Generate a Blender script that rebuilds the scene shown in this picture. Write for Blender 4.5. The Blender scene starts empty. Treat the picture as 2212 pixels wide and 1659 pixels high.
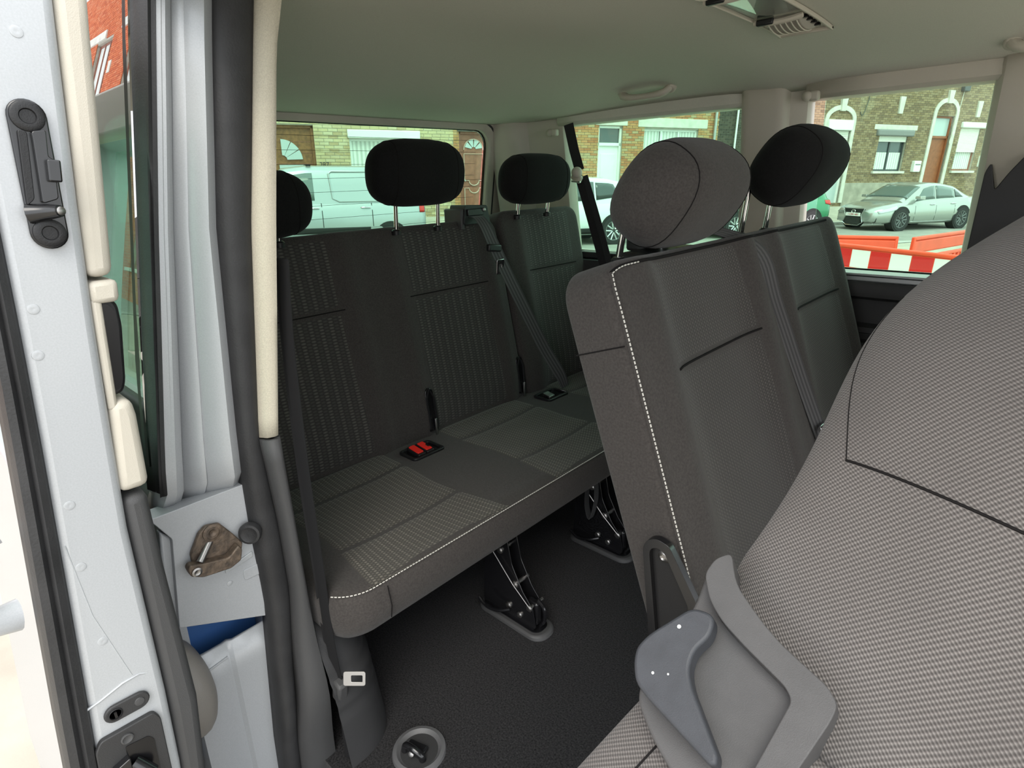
import bpy, bmesh, math, random
from mathutils import Vector, Matrix
random.seed(7)
sc = bpy.context.scene
COL = sc.collection

# ------------------------------------------------------------------ camera
F_PX, W_PX, H_PX = 1262.19, 2212.0, 1659.0
RX = Vector((0.7320, 0.6803, -0.0302)); RY = Vector((0.2042, -0.2621, -0.9432)); RZ = Vector((-0.6495, 0.6847, -0.3309))
RZ.normalize(); RX = (RX - RZ * RX.dot(RZ)).normalized(); RY = RZ.cross(RX).normalized()
CAM = Vector((0.0, 0.0, 1.15))
cd = bpy.data.cameras.new('camera'); cam = bpy.data.objects.new('camera', cd); COL.objects.link(cam)
cd.sensor_width = 36.0; cd.lens = F_PX / W_PX * 36.0; cd.clip_start = 0.02; cd.clip_end = 500
m3 = Matrix((RX, -RY, -RZ)).transposed()
cam.matrix_world = Matrix.Translation(CAM) @ m3.to_4x4()
sc.camera = cam

# ------------------------------------------------------------------ sky and exposure
wd = bpy.data.worlds.new('overcast_sky'); sc.world = wd; wd.use_nodes = True
bg = wd.node_tree.nodes['Background']
bg.inputs[0].default_value = (0.93, 0.965, 1.0, 1); bg.inputs[1].default_value = 3.0
sc.view_settings.view_transform = 'Standard'
try: sc.view_settings.look = 'None'
except Exception: pass
sc.view_settings.gamma = 1.0; sc.view_settings.use_curve_mapping = False
sc.view_settings.exposure = 0.0
sl = bpy.data.lights.new('hazy_sun', 'SUN'); so = bpy.data.objects.new('hazy_sun', sl); COL.objects.link(so)
sl.energy = 2.4; sl.angle = math.radians(35); sl.color = (1.0, 0.94, 0.85)
so.rotation_euler = Vector((0.42, -0.52, 0.90)).to_track_quat('Z', 'Y').to_euler()

# ------------------------------------------------------------------ ray helpers (pixel -> point on a real plane)
def ray(px, py):
    return RX * ((px - W_PX / 2) / F_PX) + RY * ((py - H_PX / 2) / F_PX) + RZ
def P(px, py, x=None, y=None, z=None):
    d = ray(px, py)
    if x is not None: t = (x - CAM.x) / d.x
    elif y is not None: t = (y - CAM.y) / d.y
    else: t = (z - CAM.z) / d.z
    return CAM + d * t
# street frame: level ground, facades run along su, sw points across the street
PITCH = math.radians(19.9); YAW = math.radians(20.5); HC = 1.73
SF = RZ * math.cos(PITCH) - RY * math.sin(PITCH)
SU = -RZ * math.sin(PITCH) - RY * math.cos(PITCH)
su = RX * math.cos(YAW) + SF * math.sin(YAW)
sw = SF * math.cos(YAW) - RX * math.sin(YAW)
S0 = CAM - SU * HC
MS = Matrix(((su.x, sw.x, SU.x, S0.x), (su.y, sw.y, SU.y, S0.y), (su.z, sw.z, SU.z, S0.z), (0, 0, 0, 1)))
MSI = MS.inverted()
def PS(px, py, w=None, h=None):
    """street coordinates (u, w, h) of the point seen at a pixel on the plane w or at height h"""
    d = MSI.to_3x3() @ ray(px, py); o = MSI @ CAM
    t = (w - o.y) / d.y if w is not None else (h - o.z) / d.z
    return o + d * t

def lerp(a, b, t): return a + (b - a) * t
def interp(xs, ys, x):
    if x <= xs[0]: return ys[0]
    for i in range(len(xs) - 1):
        if x <= xs[i + 1]:
            return lerp(ys[i], ys[i + 1], (x - xs[i]) / (xs[i + 1] - xs[i]))
    return ys[-1]
def smooth_path(pts, n=6):
    """Catmull-Rom through pts"""
    pts = [Vector(p) for p in pts]; out = []
    for i in range(len(pts) - 1):
        p0 = pts[max(i - 1, 0)]; p1 = pts[i]; p2 = pts[i + 1]; p3 = pts[min(i + 2, len(pts) - 1)]
        for k in range(n):
            t = k / n
            out.append(0.5 * ((2 * p1) + (p2 - p0) * t + (2 * p0 - 5 * p1 + 4 * p2 - p3) * t * t + (3 * p1 - p0 - 3 * p2 + p3) * t ** 3))
    out.append(pts[-1]); return out
def rrect(w, h, r, n=5, cx=0, cy=0):
    out = []
    for (sx, sy, a0) in ((1, 1, 0), (-1, 1, 90), (-1, -1, 180), (1, -1, 270)):
        for k in range(n + 1):
            a = math.radians(a0 + 90 * k / n)
            out.append((cx + sx * (w / 2 - r) + r * math.cos(a), cy + sy * (h / 2 - r) + r * math.sin(a)))
    return out
def round_poly(pts, r, n=4):
    """round the corners of a 2d polygon"""
    out = []; N = len(pts); rs = r if isinstance(r, (list, tuple)) else [r] * N
    for i in range(N):
        a = Vector(pts[i - 1]); b = Vector(pts[i]); c = Vector(pts[(i + 1) % N])
        d1 = (a - b); d2 = (c - b); q = min(rs[i], d1.length * .45, d2.length * .45)
        p1 = b + d1.normalized() * q; p2 = b + d2.normalized() * q
        for k in range(n + 1):
            t = k / n; out.append(tuple((p1 * (1 - t) ** 2 + b * 2 * t * (1 - t) + p2 * t * t)))
    return out

# ------------------------------------------------------------------ mesh builder
class MB:
    def __init__(s): s.v = []; s.f = []; s.uv = []
    def add(s, vs, fs, uvs=None):
        o = len(s.v); s.v += [Vector(v) for v in vs]
        for k, f in enumerate(fs):
            s.f.append([i + o for i in f]); s.uv.append([uvs[i] for i in f] if uvs else [(0, 0)] * len(f))
        return s
    def box(s, c, size, R=None):
        c = Vector(c); h = Vector(size) / 2; vs = []
        for sx in (-1, 1):
            for sy in (-1, 1):
                for sz in (-1, 1):
                    q = Vector((sx * h.x, sy * h.y, sz * h.z)); vs.append(c + (R @ q if R else q))
        return s.add(vs, [(0, 1, 3, 2), (4, 6, 7, 5), (0, 4, 5, 1), (2, 3, 7, 6), (0, 2, 6, 4), (1, 5, 7, 3)])
    def bx(s, x0, x1, y0, y1, z0, z1):
        return s.box(((x0 + x1) / 2, (y0 + y1) / 2, (z0 + z1) / 2), (abs(x1 - x0), abs(y1 - y0), abs(z1 - z0)))
    def grid(s, fn, us, vs, uvfn=None, cu=False):
        nu, nv = len(us), len(vs); V = []; U = []
        for a in us:
            for b in vs:
                V.append(Vector(fn(a, b))); U.append(uvfn(a, b) if uvfn else (a, b))
        fs = []
        for i in range(nu if cu else nu - 1):
            for j in range(nv - 1):
                k = (i + 1) % nu
                fs.append((i * nv + j, k * nv + j, k * nv + j + 1, i * nv + j + 1))
        return s.add(V, fs, U)
    def tube(s, pts, r, n=8, caps=True, closed=False, flat=1.0):
        pts = [Vector(p) for p in pts]; N = len(pts); vs = []; up = None
        for i, p in enumerate(pts):
            if closed: t = pts[(i + 1) % N] - pts[i - 1]
            else: t = pts[min(i + 1, N - 1)] - pts[max(i - 1, 0)]
            if t.length < 1e-9: t = Vector((0, 0, 1))
            t.normalize()
            if up is None:
                a = Vector((0, 0, 1)) if abs(t.z) < .9 else Vector((1, 0, 0)); up = t.cross(a).normalized()
            up = (up - t * up.dot(t)).normalized(); sd = t.cross(up)
            rr = r[i] if isinstance(r, (list, tuple)) else r
            for k in range(n):
                a = 2 * math.pi * k / n; vs.append(p + up * (math.cos(a) * rr) + sd * (math.sin(a) * rr * flat))
        fs = []
        for i in range(N if closed else N - 1):
            j = (i + 1) % N
            for k in range(n):
                l = (k + 1) % n; fs.append((i * n + k, i * n + l, j * n + l, j * n + k))
        if caps and not closed: fs += [tuple(range(n))[::-1], tuple(range((N - 1) * n, N * n))]
        return s.add(vs, fs)
    def strap(s, pts, wd, w, t=0.0015):
        """flat band: pts centre line, wd width direction(s)"""
        pts = [Vector(p) for p in pts]; N = len(pts); vs = []; uv = []; L = 0
        for i, p in enumerate(pts):
            if i: L += (p - pts[i - 1]).length
            tg = (pts[min(i + 1, N - 1)] - pts[max(i - 1, 0)]).normalized()
            d = Vector(wd[i] if isinstance(wd, list) else wd); d = (d - tg * d.dot(tg)).normalized(); nn = tg.cross(d)
            ww = w[i] if isinstance(w, (list, tuple)) else w
            for (a, b) in ((-1, -1), (1, -1), (1, 1), (-1, 1)):
                vs.append(p + d * (a * ww / 2) + nn * (b * t / 2)); uv.append((a * .5 + .5, L))
        fs = []
        for i in range(N - 1):
            for k in range(4):
                l = (k + 1) % 4; fs.append((i * 4 + k, i * 4 + l, i * 4 + 4 + l, i * 4 + 4 + k))
        fs += [(3, 2, 1, 0), tuple(range(N * 4 - 4, N * 4))]
        return s.add(vs, fs, uv)
    def prism(s, poly, o, ex, ey, depth, taper=0.0):
        """2d polygon in the frame o/ex/ey, extruded by depth along ex x ey"""
        o = Vector(o); ex = Vector(ex).normalized(); ey = Vector(ey); ey = (ey - ex * ey.dot(ex)).normalized(); ez = ex.cross(ey)
        n = len(poly); cx = sum(p[0] for p in poly) / n; cy = sum(p[1] for p in poly) / n
        vs = [o + ex * p[0] + ey * p[1] for p in poly]
        vs += [o + ex * lerp(p[0], cx, taper) + ey * lerp(p[1], cy, taper) + ez * depth for p in poly]
        fs = [tuple(range(n))[::-1], tuple(range(n, 2 * n))] + [(i, (i + 1) % n, (i + 1) % n + n, i + n) for i in range(n)]
        return s.add(vs, fs)
    def ring(s, outer, inner, o, ex, ey, depth):
        """frame between two 2d outlines with the same number of points"""
        o = Vector(o); ex = Vector(ex).normalized(); ey = Vector(ey); ey = (ey - ex * ey.dot(ex)).normalized(); ez = ex.cross(ey)
        n = len(outer); vs = []
        for d in (0, depth):
            vs += [o + ex * p[0] + ey * p[1] + ez * d for p in outer] + [o + ex * p[0] + ey * p[1] + ez * d for p in inner]
        fs = []
        for i in range(n):
            j = (i + 1) % n
            fs += [(i, i + n, j + n, j), (i + 2 * n, j + 2 * n, j + 3 * n, i + 3 * n), (i, j, j + 2 * n, i + 2 * n), (i + n, i + 3 * n, j + 3 * n, j + n)]
        return s.add(vs, fs)
    def lathe(s, prof, o, ax, n=20, squash=None):
        o = Vector(o); ax = Vector(ax).normalized(); a = Vector((0, 0, 1)) if abs(ax.z) < .9 else Vector((1, 0, 0))
        e1 = ax.cross(a).normalized(); e2 = ax.cross(e1); vs = []
        for (r, h) in prof:
            for k in range(n):
                t = 2 * math.pi * k / n; vs.append(o + ax * h + e1 * (r * math.cos(t)) + e2 * (r * math.sin(t)))
        m = len(prof); fs = []
        for i in range(m - 1):
            for k in range(n):
                l = (k + 1) % n; fs.append((i * n + k, i * n + l, i * n + n + l, i * n + n + k))
        fs += [tuple(range(n))[::-1], tuple(range((m - 1) * n, m * n))]
        return s.add(vs, fs)
    def loft(s, rings, caps=True, closed=True):
        n = len(rings[0]); vs = [Vector(p) for r in rings for p in r]; fs = []
        for i in range(len(rings) - 1):
            for k in range(n if closed else n - 1):
                l = (k + 1) % n; fs.append((i * n + k, i * n + l, i * n + n + l, i * n + n + k))
        if caps and closed: fs += [tuple(range(n))[::-1], tuple(range((len(rings) - 1) * n, len(rings) * n))]
        uv = [(k / n, i / 10) for i in range(len(rings)) for k in range(n)]
        return s.add(vs, fs, uv)
    def build(s, name, mat, parent=None, smooth=40, bevel=0.0, seg=2, thick=0.0, label=None, subdiv=0, fixn=True):
        me = bpy.data.meshes.new(name); me.from_pydata([v[:] for v in s.v], [], s.f)
        ul = me.uv_layers.new(name='uv')
        flat = [c for f in s.uv for p in f for c in p]
        if len(flat) == len(ul.data) * 2: ul.data.foreach_set('uv', flat)
        if fixn:
            bm = bmesh.new(); bm.from_mesh(me); bmesh.ops.recalc_face_normals(bm, faces=bm.faces); bm.to_mesh(me); bm.free()
        if isinstance(mat, (list, tuple)):
            for m in mat: me.materials.append(m)
        else: me.materials.append(mat)
        if smooth:
            me.shade_smooth(); me.set_sharp_from_angle(angle=math.radians(smooth))
        ob = bpy.data.objects.new(name, me); COL.objects.link(ob)
        if parent is not None: attach(ob, parent)
        if thick:
            md = ob.modifiers.new('thickness', 'SOLIDIFY'); md.thickness = thick; md.offset = -1
        if bevel:
            md = ob.modifiers.new('edge', 'BEVEL'); md.width = bevel; md.segments = seg; md.limit_method = 'ANGLE'; md.angle_limit = math.radians(35)
        if subdiv:
            md = ob.modifiers.new('round', 'SUBSURF'); md.levels = subdiv; md.render_levels = subdiv
        if label: ob['label'] = label
        return ob

LOCAL = set(); WM = {}
def attach(ob, parent):
    ob.parent = parent
    if parent.name not in LOCAL and parent.name in WM: ob.matrix_parent_inverse = WM[parent.name].inverted()
def tag(o, label=None, cat=None, group=None, kind=None):
    if label: o['label'] = label
    if cat: o['category'] = cat
    if group: o['group'] = group
    if kind: o['kind'] = kind
    return o
def thing(name, loc, label, cat, group=None):
    """Empty at the base of a thing; its parts are built in world coordinates"""
    o = bpy.data.objects.new(name, None); COL.objects.link(o); o.location = loc; o.empty_display_size = .05
    WM[o.name] = Matrix.Translation(Vector(loc)); return tag(o, label, cat, group)
def street_thing(name, loc, rz, label, cat, group=None):
    """Empty on the street; its parts are built in its own coordinates"""
    o = bpy.data.objects.new(name, None); COL.objects.link(o); o.empty_display_size = .2
    o.matrix_world = MS @ Matrix.Translation(Vector(loc)) @ Matrix.Rotation(rz, 4, 'Z')
    LOCAL.add(o.name); return tag(o, label, cat, group)
def struct(o, label=None): return tag(o, label, None, None, 'structure')

# ------------------------------------------------------------------ materials
def newmat(name):
    m = bpy.data.materials.new(name); m.use_nodes = True
    return m, m.node_tree.nodes, m.node_tree.links, m.node_tree.nodes['Principled BSDF']
def mat(name, col, rough=.5, metal=0., spec=.5, var=0., vscale=30., bump=0., bscale=200., coat=0., sheen=0., vcol=None, detail=4):
    m, N, L, b = newmat(name)
    b.inputs['Base Color'].default_value = (*col, 1); b.inputs['Roughness'].default_value = rough
    b.inputs['Metallic'].default_value = metal; b.inputs['Specular IOR Level'].default_value = spec
    if coat: b.inputs['Coat Weight'].default_value = coat; b.inputs['Coat Roughness'].default_value = .08
    if sheen: b.inputs['Sheen Weight'].default_value = sheen
    tc = N.new('ShaderNodeTexCoord')
    if var:
        n = N.new('ShaderNodeTexNoise'); n.inputs['Scale'].default_value = vscale; n.inputs['Detail'].default_value = detail
        L.new(tc.outputs['Object'], n.inputs['Vector'])
        r = N.new('ShaderNodeMapRange'); r.inputs[1].default_value = .3; r.inputs[2].default_value = .7; L.new(n.outputs[0], r.inputs[0])
        mx = N.new('ShaderNodeMix'); mx.data_type = 'RGBA'
        c2 = vcol if vcol else tuple(min(1, c * (1 + var)) for c in col); c1 = col if vcol else tuple(c * (1 - var) for c in col)
        mx.inputs[6].default_value = (*c1, 1); mx.inputs[7].default_value = (*c2, 1)
        L.new(r.outputs[0], mx.inputs[0]); L.new(mx.outputs[2], b.inputs['Base Color'])
    if bump:
        n2 = N.new('ShaderNodeTexNoise'); n2.inputs['Scale'].default_value = bscale; n2.inputs['Detail'].default_value = 3
        L.new(tc.outputs['Object'], n2.inputs['Vector'])
        bp = N.new('ShaderNodeBump'); bp.inputs['Strength'].default_value = bump; bp.inputs['Distance'].default_value = .002
        L.new(n2.outputs[0], bp.inputs['Height']); L.new(bp.outputs[0], b.inputs['Normal'])
    return m
def mth(N, L, op, a, b=None, c=None):
    n = N.new('ShaderNodeMath'); n.operation = op
    for i, q in enumerate((a, b, c)):
        if q is None: continue
        if isinstance(q, (int, float)): n.inputs[i].default_value = q
        else: L.new(q, n.inputs[i])
    return n.outputs[0]
def woven(name, dark, light, pu, pv, mode='dash', rough=.9, bstr=.5, sheen=.15, amount=1.0):
    """fabric with a pattern laid out in metres over the uv map: 'dash' columns of short dashes, 'dot' basket weave, 'rib' lines"""
    m, N, L, b = newmat(name)
    uvn = N.new('ShaderNodeUVMap'); uvn.uv_map = 'uv'
    sp = N.new('ShaderNodeSeparateXYZ'); L.new(uvn.outputs[0], sp.inputs[0])
    u, v = sp.outputs[0], sp.outputs[1]
    ns = N.new('ShaderNodeTexNoise'); ns.inputs['Scale'].default_value = 9; L.new(uvn.outputs[0], ns.inputs['Vector'])
    if mode == 'dash':
        cu = mth(N, L, 'MULTIPLY', u, 1 / pu)
        fu = mth(N, L, 'FRACT', cu); iu = mth(N, L, 'FLOOR', cu)
        off = mth(N, L, 'MULTIPLY', mth(N, L, 'MODULO', iu, 2.0), .5)
        fv = mth(N, L, 'FRACT', mth(N, L, 'ADD', mth(N, L, 'MULTIPLY', v, 1 / pv), off))
        a = mth(N, L, 'SINE', mth(N, L, 'MULTIPLY', fu, math.pi)); c = mth(N, L, 'SINE', mth(N, L, 'MULTIPLY', fv, math.pi))
        # every third column of dashes is brighter, as the knitted stripes are
        st = mth(N, L, 'MULTIPLY_ADD', mth(N, L, 'ABSOLUTE', mth(N, L, 'MODULO', iu, 2.0)), .55, .4)
        h = mth(N, L, 'MULTIPLY', mth(N, L, 'POWER', a, .7), mth(N, L, 'POWER', c, 2.0))
        fac = mth(N, L, 'MULTIPLY', h, st)
    elif mode == 'dot':
        a = mth(N, L, 'SINE', mth(N, L, 'MULTIPLY', mth(N, L, 'ADD', u, mth(N, L, 'MULTIPLY', v, .35 * pu / pv)), 2 * math.pi / pu))
        c = mth(N, L, 'SINE', mth(N, L, 'MULTIPLY', v, 2 * math.pi / pv))
        h = mth(N, L, 'MULTIPLY_ADD', mth(N, L, 'MULTIPLY', a, c), .5, .5); fac = mth(N, L, 'POWER', h, 1.3)
    else:
        h = mth(N, L, 'MULTIPLY_ADD', mth(N, L, 'SINE', mth(N, L, 'MULTIPLY', u, 2 * math.pi / pu)), .5, .5); fac = h
    fac = mth(N, L, 'MULTIPLY', fac, mth(N, L, 'MULTIPLY_ADD', ns.outputs[0], .8 * amount, .6 * amount))
    mx = N.new('ShaderNodeMix'); mx.data_type = 'RGBA'; mx.inputs[6].default_value = (*dark, 1); mx.inputs[7].default_value = (*light, 1)
    L.new(fac, mx.inputs[0]); L.new(mx.outputs[2], b.inputs['Base Color'])
    bp = N.new('ShaderNodeBump'); bp.inputs['Strength'].default_value = bstr; bp.inputs['Distance'].default_value = .0012
    L.new(h, bp.inputs['Height']); L.new(bp.outputs[0], b.inputs['Normal'])
    b.inputs['Roughness'].default_value = rough; b.inputs['Specular IOR Level'].default_value = .2; b.inputs['Sheen Weight'].default_value = sheen
    return m
def glass(name, tint, ior=1.5, refl=1.0, rough=0.0):
    m, N, L, b = newmat(name); N.remove(b); out = N['Material Output']
    t = N.new('ShaderNodeBsdfTransparent'); t.inputs[0].default_value = (*tint, 1)
    g = N.new('ShaderNodeBsdfGlossy'); g.inputs['Roughness'].default_value = rough; g.inputs[0].default_value = (refl, refl, refl, 1)
    f0 = ((ior - 1) / (ior + 1)) ** 2; lw = N.new('ShaderNodeLayerWeight'); lw.inputs[0].default_value = .5
    fr = mth(N, L, 'MULTIPLY_ADD', mth(N, L, 'POWER', lw.outputs['Facing'], 5.0), 1 - f0, f0)   # thin pane: same mirror share from both sides
    mx = N.new('ShaderNodeMixShader'); L.new(fr, mx.inputs[0]); L.new(t.outputs[0], mx.inputs[1]); L.new(g.outputs[0], mx.inputs[2])
    L.new(mx.outputs[0], out.inputs[0]); return m

M = {}
M['fabric'] = mat('plain charcoal upholstery', (.048, .043, .040), .92, spec=.15, var=.22, vscale=260, bump=.35, bscale=900, sheen=.12)
M['fabric_black_backlit'] = mat('black and backlit upholstery', (.010, .010, .010), .95, spec=.1, var=.2, vscale=260, bump=.3, bscale=900, sheen=.04)  # charcoal cloth with backlit shade put into its colour; also driver seat
M['insert'] = woven('knitted dash insert', (.033, .031, .029), (.100, .094, .084), .0150, .0085, 'dash')
M['insert_seat'] = woven('knitted cushion insert', (.045, .041, .035), (.175, .160, .135), .0075, .0085, 'dash')
M['insert_fine'] = woven('fine knitted insert', (.036, .033, .031), (.095, .086, .078), .0055, .0075, 'dash')
M['coarse'] = woven('coarse two tone weave', (.060, .055, .052), (.205, .189, .178), .0046, .0036, 'dot', bstr=.8)
M['webbing'] = woven('ribbed belt webbing', (.034, .033, .034), (.085, .082, .083), .25, 1, 'rib', rough=.6, bstr=.2)
M['webbing_black'] = mat('black belt webbing', (.012, .012, .013), .7, spec=.3)
M['thread'] = mat('white stitching thread', (.55, .53, .49), .8, spec=.2)
M['seam'] = mat('dark seam thread', (.012, .011, .011), .9, spec=.1)
M['black'] = mat('black plastic', (.012, .012, .013), .42, spec=.4, bump=.15, bscale=700)
M['gloss_black'] = mat('glossy black metal', (.008, .008, .009), .22, spec=.6)
M['dark_plastic'] = mat('dark grey moulded plastic', (.030, .030, .031), .5, spec=.4, bump=.25, bscale=900)
M['mid_plastic'] = mat('slate grey moulded plastic', (.072, .071, .071), .55, spec=.3, bump=.2, bscale=1200, var=.08, vscale=40)
M['mid_plastic2'] = mat('slate grey lever plastic', (.040, .043, .049), .5, spec=.35, bump=.15, bscale=1200, var=.1, vscale=60)
M['trim_grey'] = mat('grey pillar plastic', (.055, .055, .056), .5, spec=.4, bump=.25, bscale=900)
M['rubber'] = mat('black door rubber', (.026, .026, .027), .55, spec=.4, bump=.25, bscale=300, var=.2, vscale=18)
M['beige'] = mat('beige moulded plastic', (.50, .465, .395), .55, spec=.35, bump=.2, bscale=900)
M['beige_cloth'] = mat('beige lined pillar cloth', (.52, .48, .385), .85, spec=.2, var=.10, vscale=500, bump=.4, bscale=900)
M['headliner'] = mat('headliner cloth', (.57, .56, .49), .95, spec=.1, var=.05, vscale=500, bump=.25, bscale=1200)
M['carpet'] = mat('black loop carpet', (.005, .005, .0055), 1.0, spec=.05, var=.75, vscale=260, vcol=(.034, .033, .034), bump=1.0, bscale=350, sheen=.1, detail=8)
M['silver'] = mat('silver car paint', (.41, .425, .44), .42, metal=.12, spec=.5, coat=.25, var=.05, vscale=500)
M['silver2'] = mat('pale silver car paint', (.50, .52, .53), .35, metal=.3, spec=.5, coat=.35)
M['blue'] = mat('blue primer paint', (.035, .10, .27), .35, spec=.5, coat=.3)
M['chrome'] = mat('chrome', (.75, .76, .77), .12, metal=1)
M['steel'] = mat('bolt steel', (.36, .35, .34), .38, metal=1)
M['rust'] = mat('greasy rusted steel', (.085, .068, .055), .55, metal=.5, spec=.5, var=.8, vscale=90, vcol=(.20, .15, .11), bump=.6, bscale=180)
M['copper'] = mat('bare copper coloured bolt', (.75, .38, .17), .35, metal=.8)
M['red'] = mat('red buckle plastic', (.80, .028, .020), .35, spec=.5)
M['white_lens'] = mat('white lens plastic', (.80, .82, .80), .3, spec=.5)
M['clear'] = glass('clear lens', (.80, .84, .80), 1.5)
M['tint'] = glass('green tinted window glass', (.69, .90, .78), 1.45)
M['tint_light'] = glass('lightly tinted window glass', (.74, .91, .81), 1.45)
M['privacy'] = glass('privacy tinted quarter glass', (.22, .30, .27), 4.5)
M['frit'] = mat('black window frit', (.006, .006, .007), .25, spec=.5)

# ================================================================== VAN SHELL
def yfar(z): return 2.03 - .16 * max(0.0, z - .86)
ZK = [-.2, .09, .42, .57, .74, 1.09, 1.345, 1.5]
def kin(z): return interp(ZK, [.40, .40, .40, .40, .40, .456, .50, .545], z)      # inner edge of the near C-pillar trim
def kB(z): return interp(ZK, [.325, .337, .378, .380, .374, .425, .474, .505], z)  # trim / rubber seal
def kS(z): return interp(ZK, [.285, .299, .330, .330, .336, .368, .411, .440], z)  # rubber seal / silver jamb
def kO(z): return interp([-.2, .57, .745, 1.094, 1.337, 1.5], [.17, .20, .227, .291, .339, .372], z)
def kskin(z): return interp([-.3, .3, .70, .896, 1.334, 1.5], [.19, .19, .205, .232, .311, .345], z)
def frange(a, b, n): return [a + (b - a) * i / (n - 1) for i in range(n)]
def leanslab(mb, x0, x1, z0, z1, ya, yb, n=9):
    rings = [[(x0, ya(z), z), (x1, ya(z), z), (x1, yb(z), z), (x0, yb(z), z)] for z in frange(z0, z1, n)]
    return mb.loft(rings)
def openloft(mb, levels, fn):
    """open sheet: fn(level) gives the section polyline"""
    return mb.loft([fn(q) for q in levels], caps=False, closed=False)

# floor
fl = MB().bx(-2.0, .9, .37, 2.05, -.04, 0).build('floor', M['carpet']); struct(fl, 'black carpet floor of the van')
MB().bx(-.95, .9, .19, .368, -.16, -.03).build('door_sill', M['dark_plastic'], fl, bevel=.01)

# headliner
def hz(x, y):
    t = (y - 1.215) / .745
    e = 1.375 if t > 0 else 1.432
    z = e + (1.46 - e) * (1 - abs(t) ** 3.2)
    k = min(1., max(0., (-1.05 - x) / .80)); z = lerp(z, 1.362, k * k * (3 - 2 * k))
    z -= .012 * math.exp(-((x + .72) / .10) ** 2) * abs(t) ** 2
    return z
ce = MB().grid(lambda a, b: (a, b, hz(a, b)), frange(-1.885, .9, 50), frange(.47, 1.96, 40)).build('ceiling', M['headliner'], thick=-.02)
struct(ce, 'pale cloth headliner of the van')
MB().tube([(-1.87, y, hz(-1.87, y) - .004) for y in frange(.5, 1.93, 16)], .004, 6).build('edge_seal', M['dark_plastic'], ce)
ro = MB().grid(lambda a, b: (a, b, 1.53 - .10 * abs((b - 1.215) / .9) ** 3), frange(-2.05, .9, 8), frange(.33, 2.10, 20)).build('roof', M['silver'], thick=.02)
struct(ro, 'silver outer roof of the van')

# far side wall (left side of the van)
prof = [(2.06, .846), (2.045, .846), (2.045, .832), (1.972, .830), (1.965, .815), (1.968, .788), (1.985, .778), (2.012, .776), (2.012, .702), (1.99, .692), (1.99, .676), (2.006, .670), (2.006, .652), (1.99, .645), (1.99, .30), (1.975, .28), (1.975, 0)]
wl = openloft(MB(), frange(-1.93, .9, 12), lambda x: [(x, p[0], p[1]) for p in prof]).build('wall_left', M['dark_plastic'], thick=.02, bevel=0)
struct(wl, 'dark moulded side lining under the far windows')
MB().bx(-1.95, .9, 2.09, 2.12, -.3, .85).build('outer_skin', M['silver'], wl)
leanslab(MB(), -1.95, .9, 1.355, 1.5, lambda z: yfar(z) + .045, lambda z: yfar(z) + .09, 3).build('gutter_panel', M['silver'], wl)
s = MB().bx(-.60, -.03, 1.985, 2.055, .830, .854).build('sill_strip', M['silver2'], wl, bevel=.004)
MB().bx(-.60, -.03, 1.980, 1.99, .845, .848).build('sill_groove', M['black'], s)
MB().bx(-1.50, -.85, 2.0, 2.055, .833, .858).build('sill_strip', M['dark_plastic'], wl, bevel=.004)

def pillar(name, sec, z0, z1, m, n=10, parent=None, bow=0.):
    """lining of a far pillar: section [(x, offset from the wall)] carried up the leaning wall"""
    def ring(z):
        y = yfar(z); return [(px, y + o, z) for (px, o) in sec]
    ob = openloft(MB(), frange(z0, z1, n), ring).build(name, m, parent, smooth=35, thick=.012)
    return ob
# C pillar
t1 = pillar('trim_1', [(-.846, .055), (-.838, .02), (-.832, .0), (-.826, -.012), (-.816, -.019), (-.800, -.022), (-.722, -.023), (-.706, -.021), (-.697, -.014), (-.692, -.004), (-.688, .006), (-.655, .014), (-.644, .02), (-.638, .035), (-.636, .06)], .80, 1.40, M['beige'])
struct(t1, 'beige lining of the pillar between the far windows')
# D pillar
t2 = pillar('trim_2', [(-1.90, .03), (-1.885, -.06), (-1.86, -.085), (-1.78, -.075), (-1.74, -.055), (-1.71, -.012), (-1.66, .0), (-1.58, .005), (-1.55, .015), (-1.535, .055)], .70, 1.40, M['beige'])
struct(t2, 'beige lining of the far rear corner pillar')
# B pillar
t3 = pillar('trim_3', [(-.206, .06), (-.198, .0), (-.188, -.014), (-.15, -.02), (.06, -.03), (.10, -.02), (.13, .05)], .70, 1.40, M['beige'])
struct(t3, 'beige lining of the far front door pillar')
def BP(px, py): g = P(px, py, y=1.935); return (g.x, g.z)
MB().prism(round_poly([BP(*c) for c in ((2080, 575), (2127, 372), (2142, 350), (2147, 412), (2180, 372), (2216, 335), (2300, 310), (2300, 700), (2060, 700))], .01), (0, 1.955, 0), (1, 0, 0), (0, 0, 1), .02).build('lower_lining', M['dark_plastic'], t3, bevel=.004, label='dark lower lining of the far door pillar')
# rail over the far windows
def rail(x): return [(x, yfar(1.32) + .05, 1.338), (x, yfar(1.32) - .012, 1.340), (x, yfar(1.32) - .022, 1.350), (x, yfar(1.32) - .022, 1.372), (x, yfar(1.36) - .02, 1.392), (x, yfar(1.36) + .04, 1.395)]
t4 = openloft(MB(), frange(-.64, .9, 10), rail).build('trim_4', M['beige'], thick=.004); struct(t4, 'beige rail above the far middle window')
t5 = openloft(MB(), frange(-1.56, -.80, 10), lambda x: [(q[0], q[1] + .012, q[2]) for q in rail(x)]).build('trim_5', M['headliner'], thick=.004); struct(t5, 'cloth rail above the far rear side window')

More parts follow.
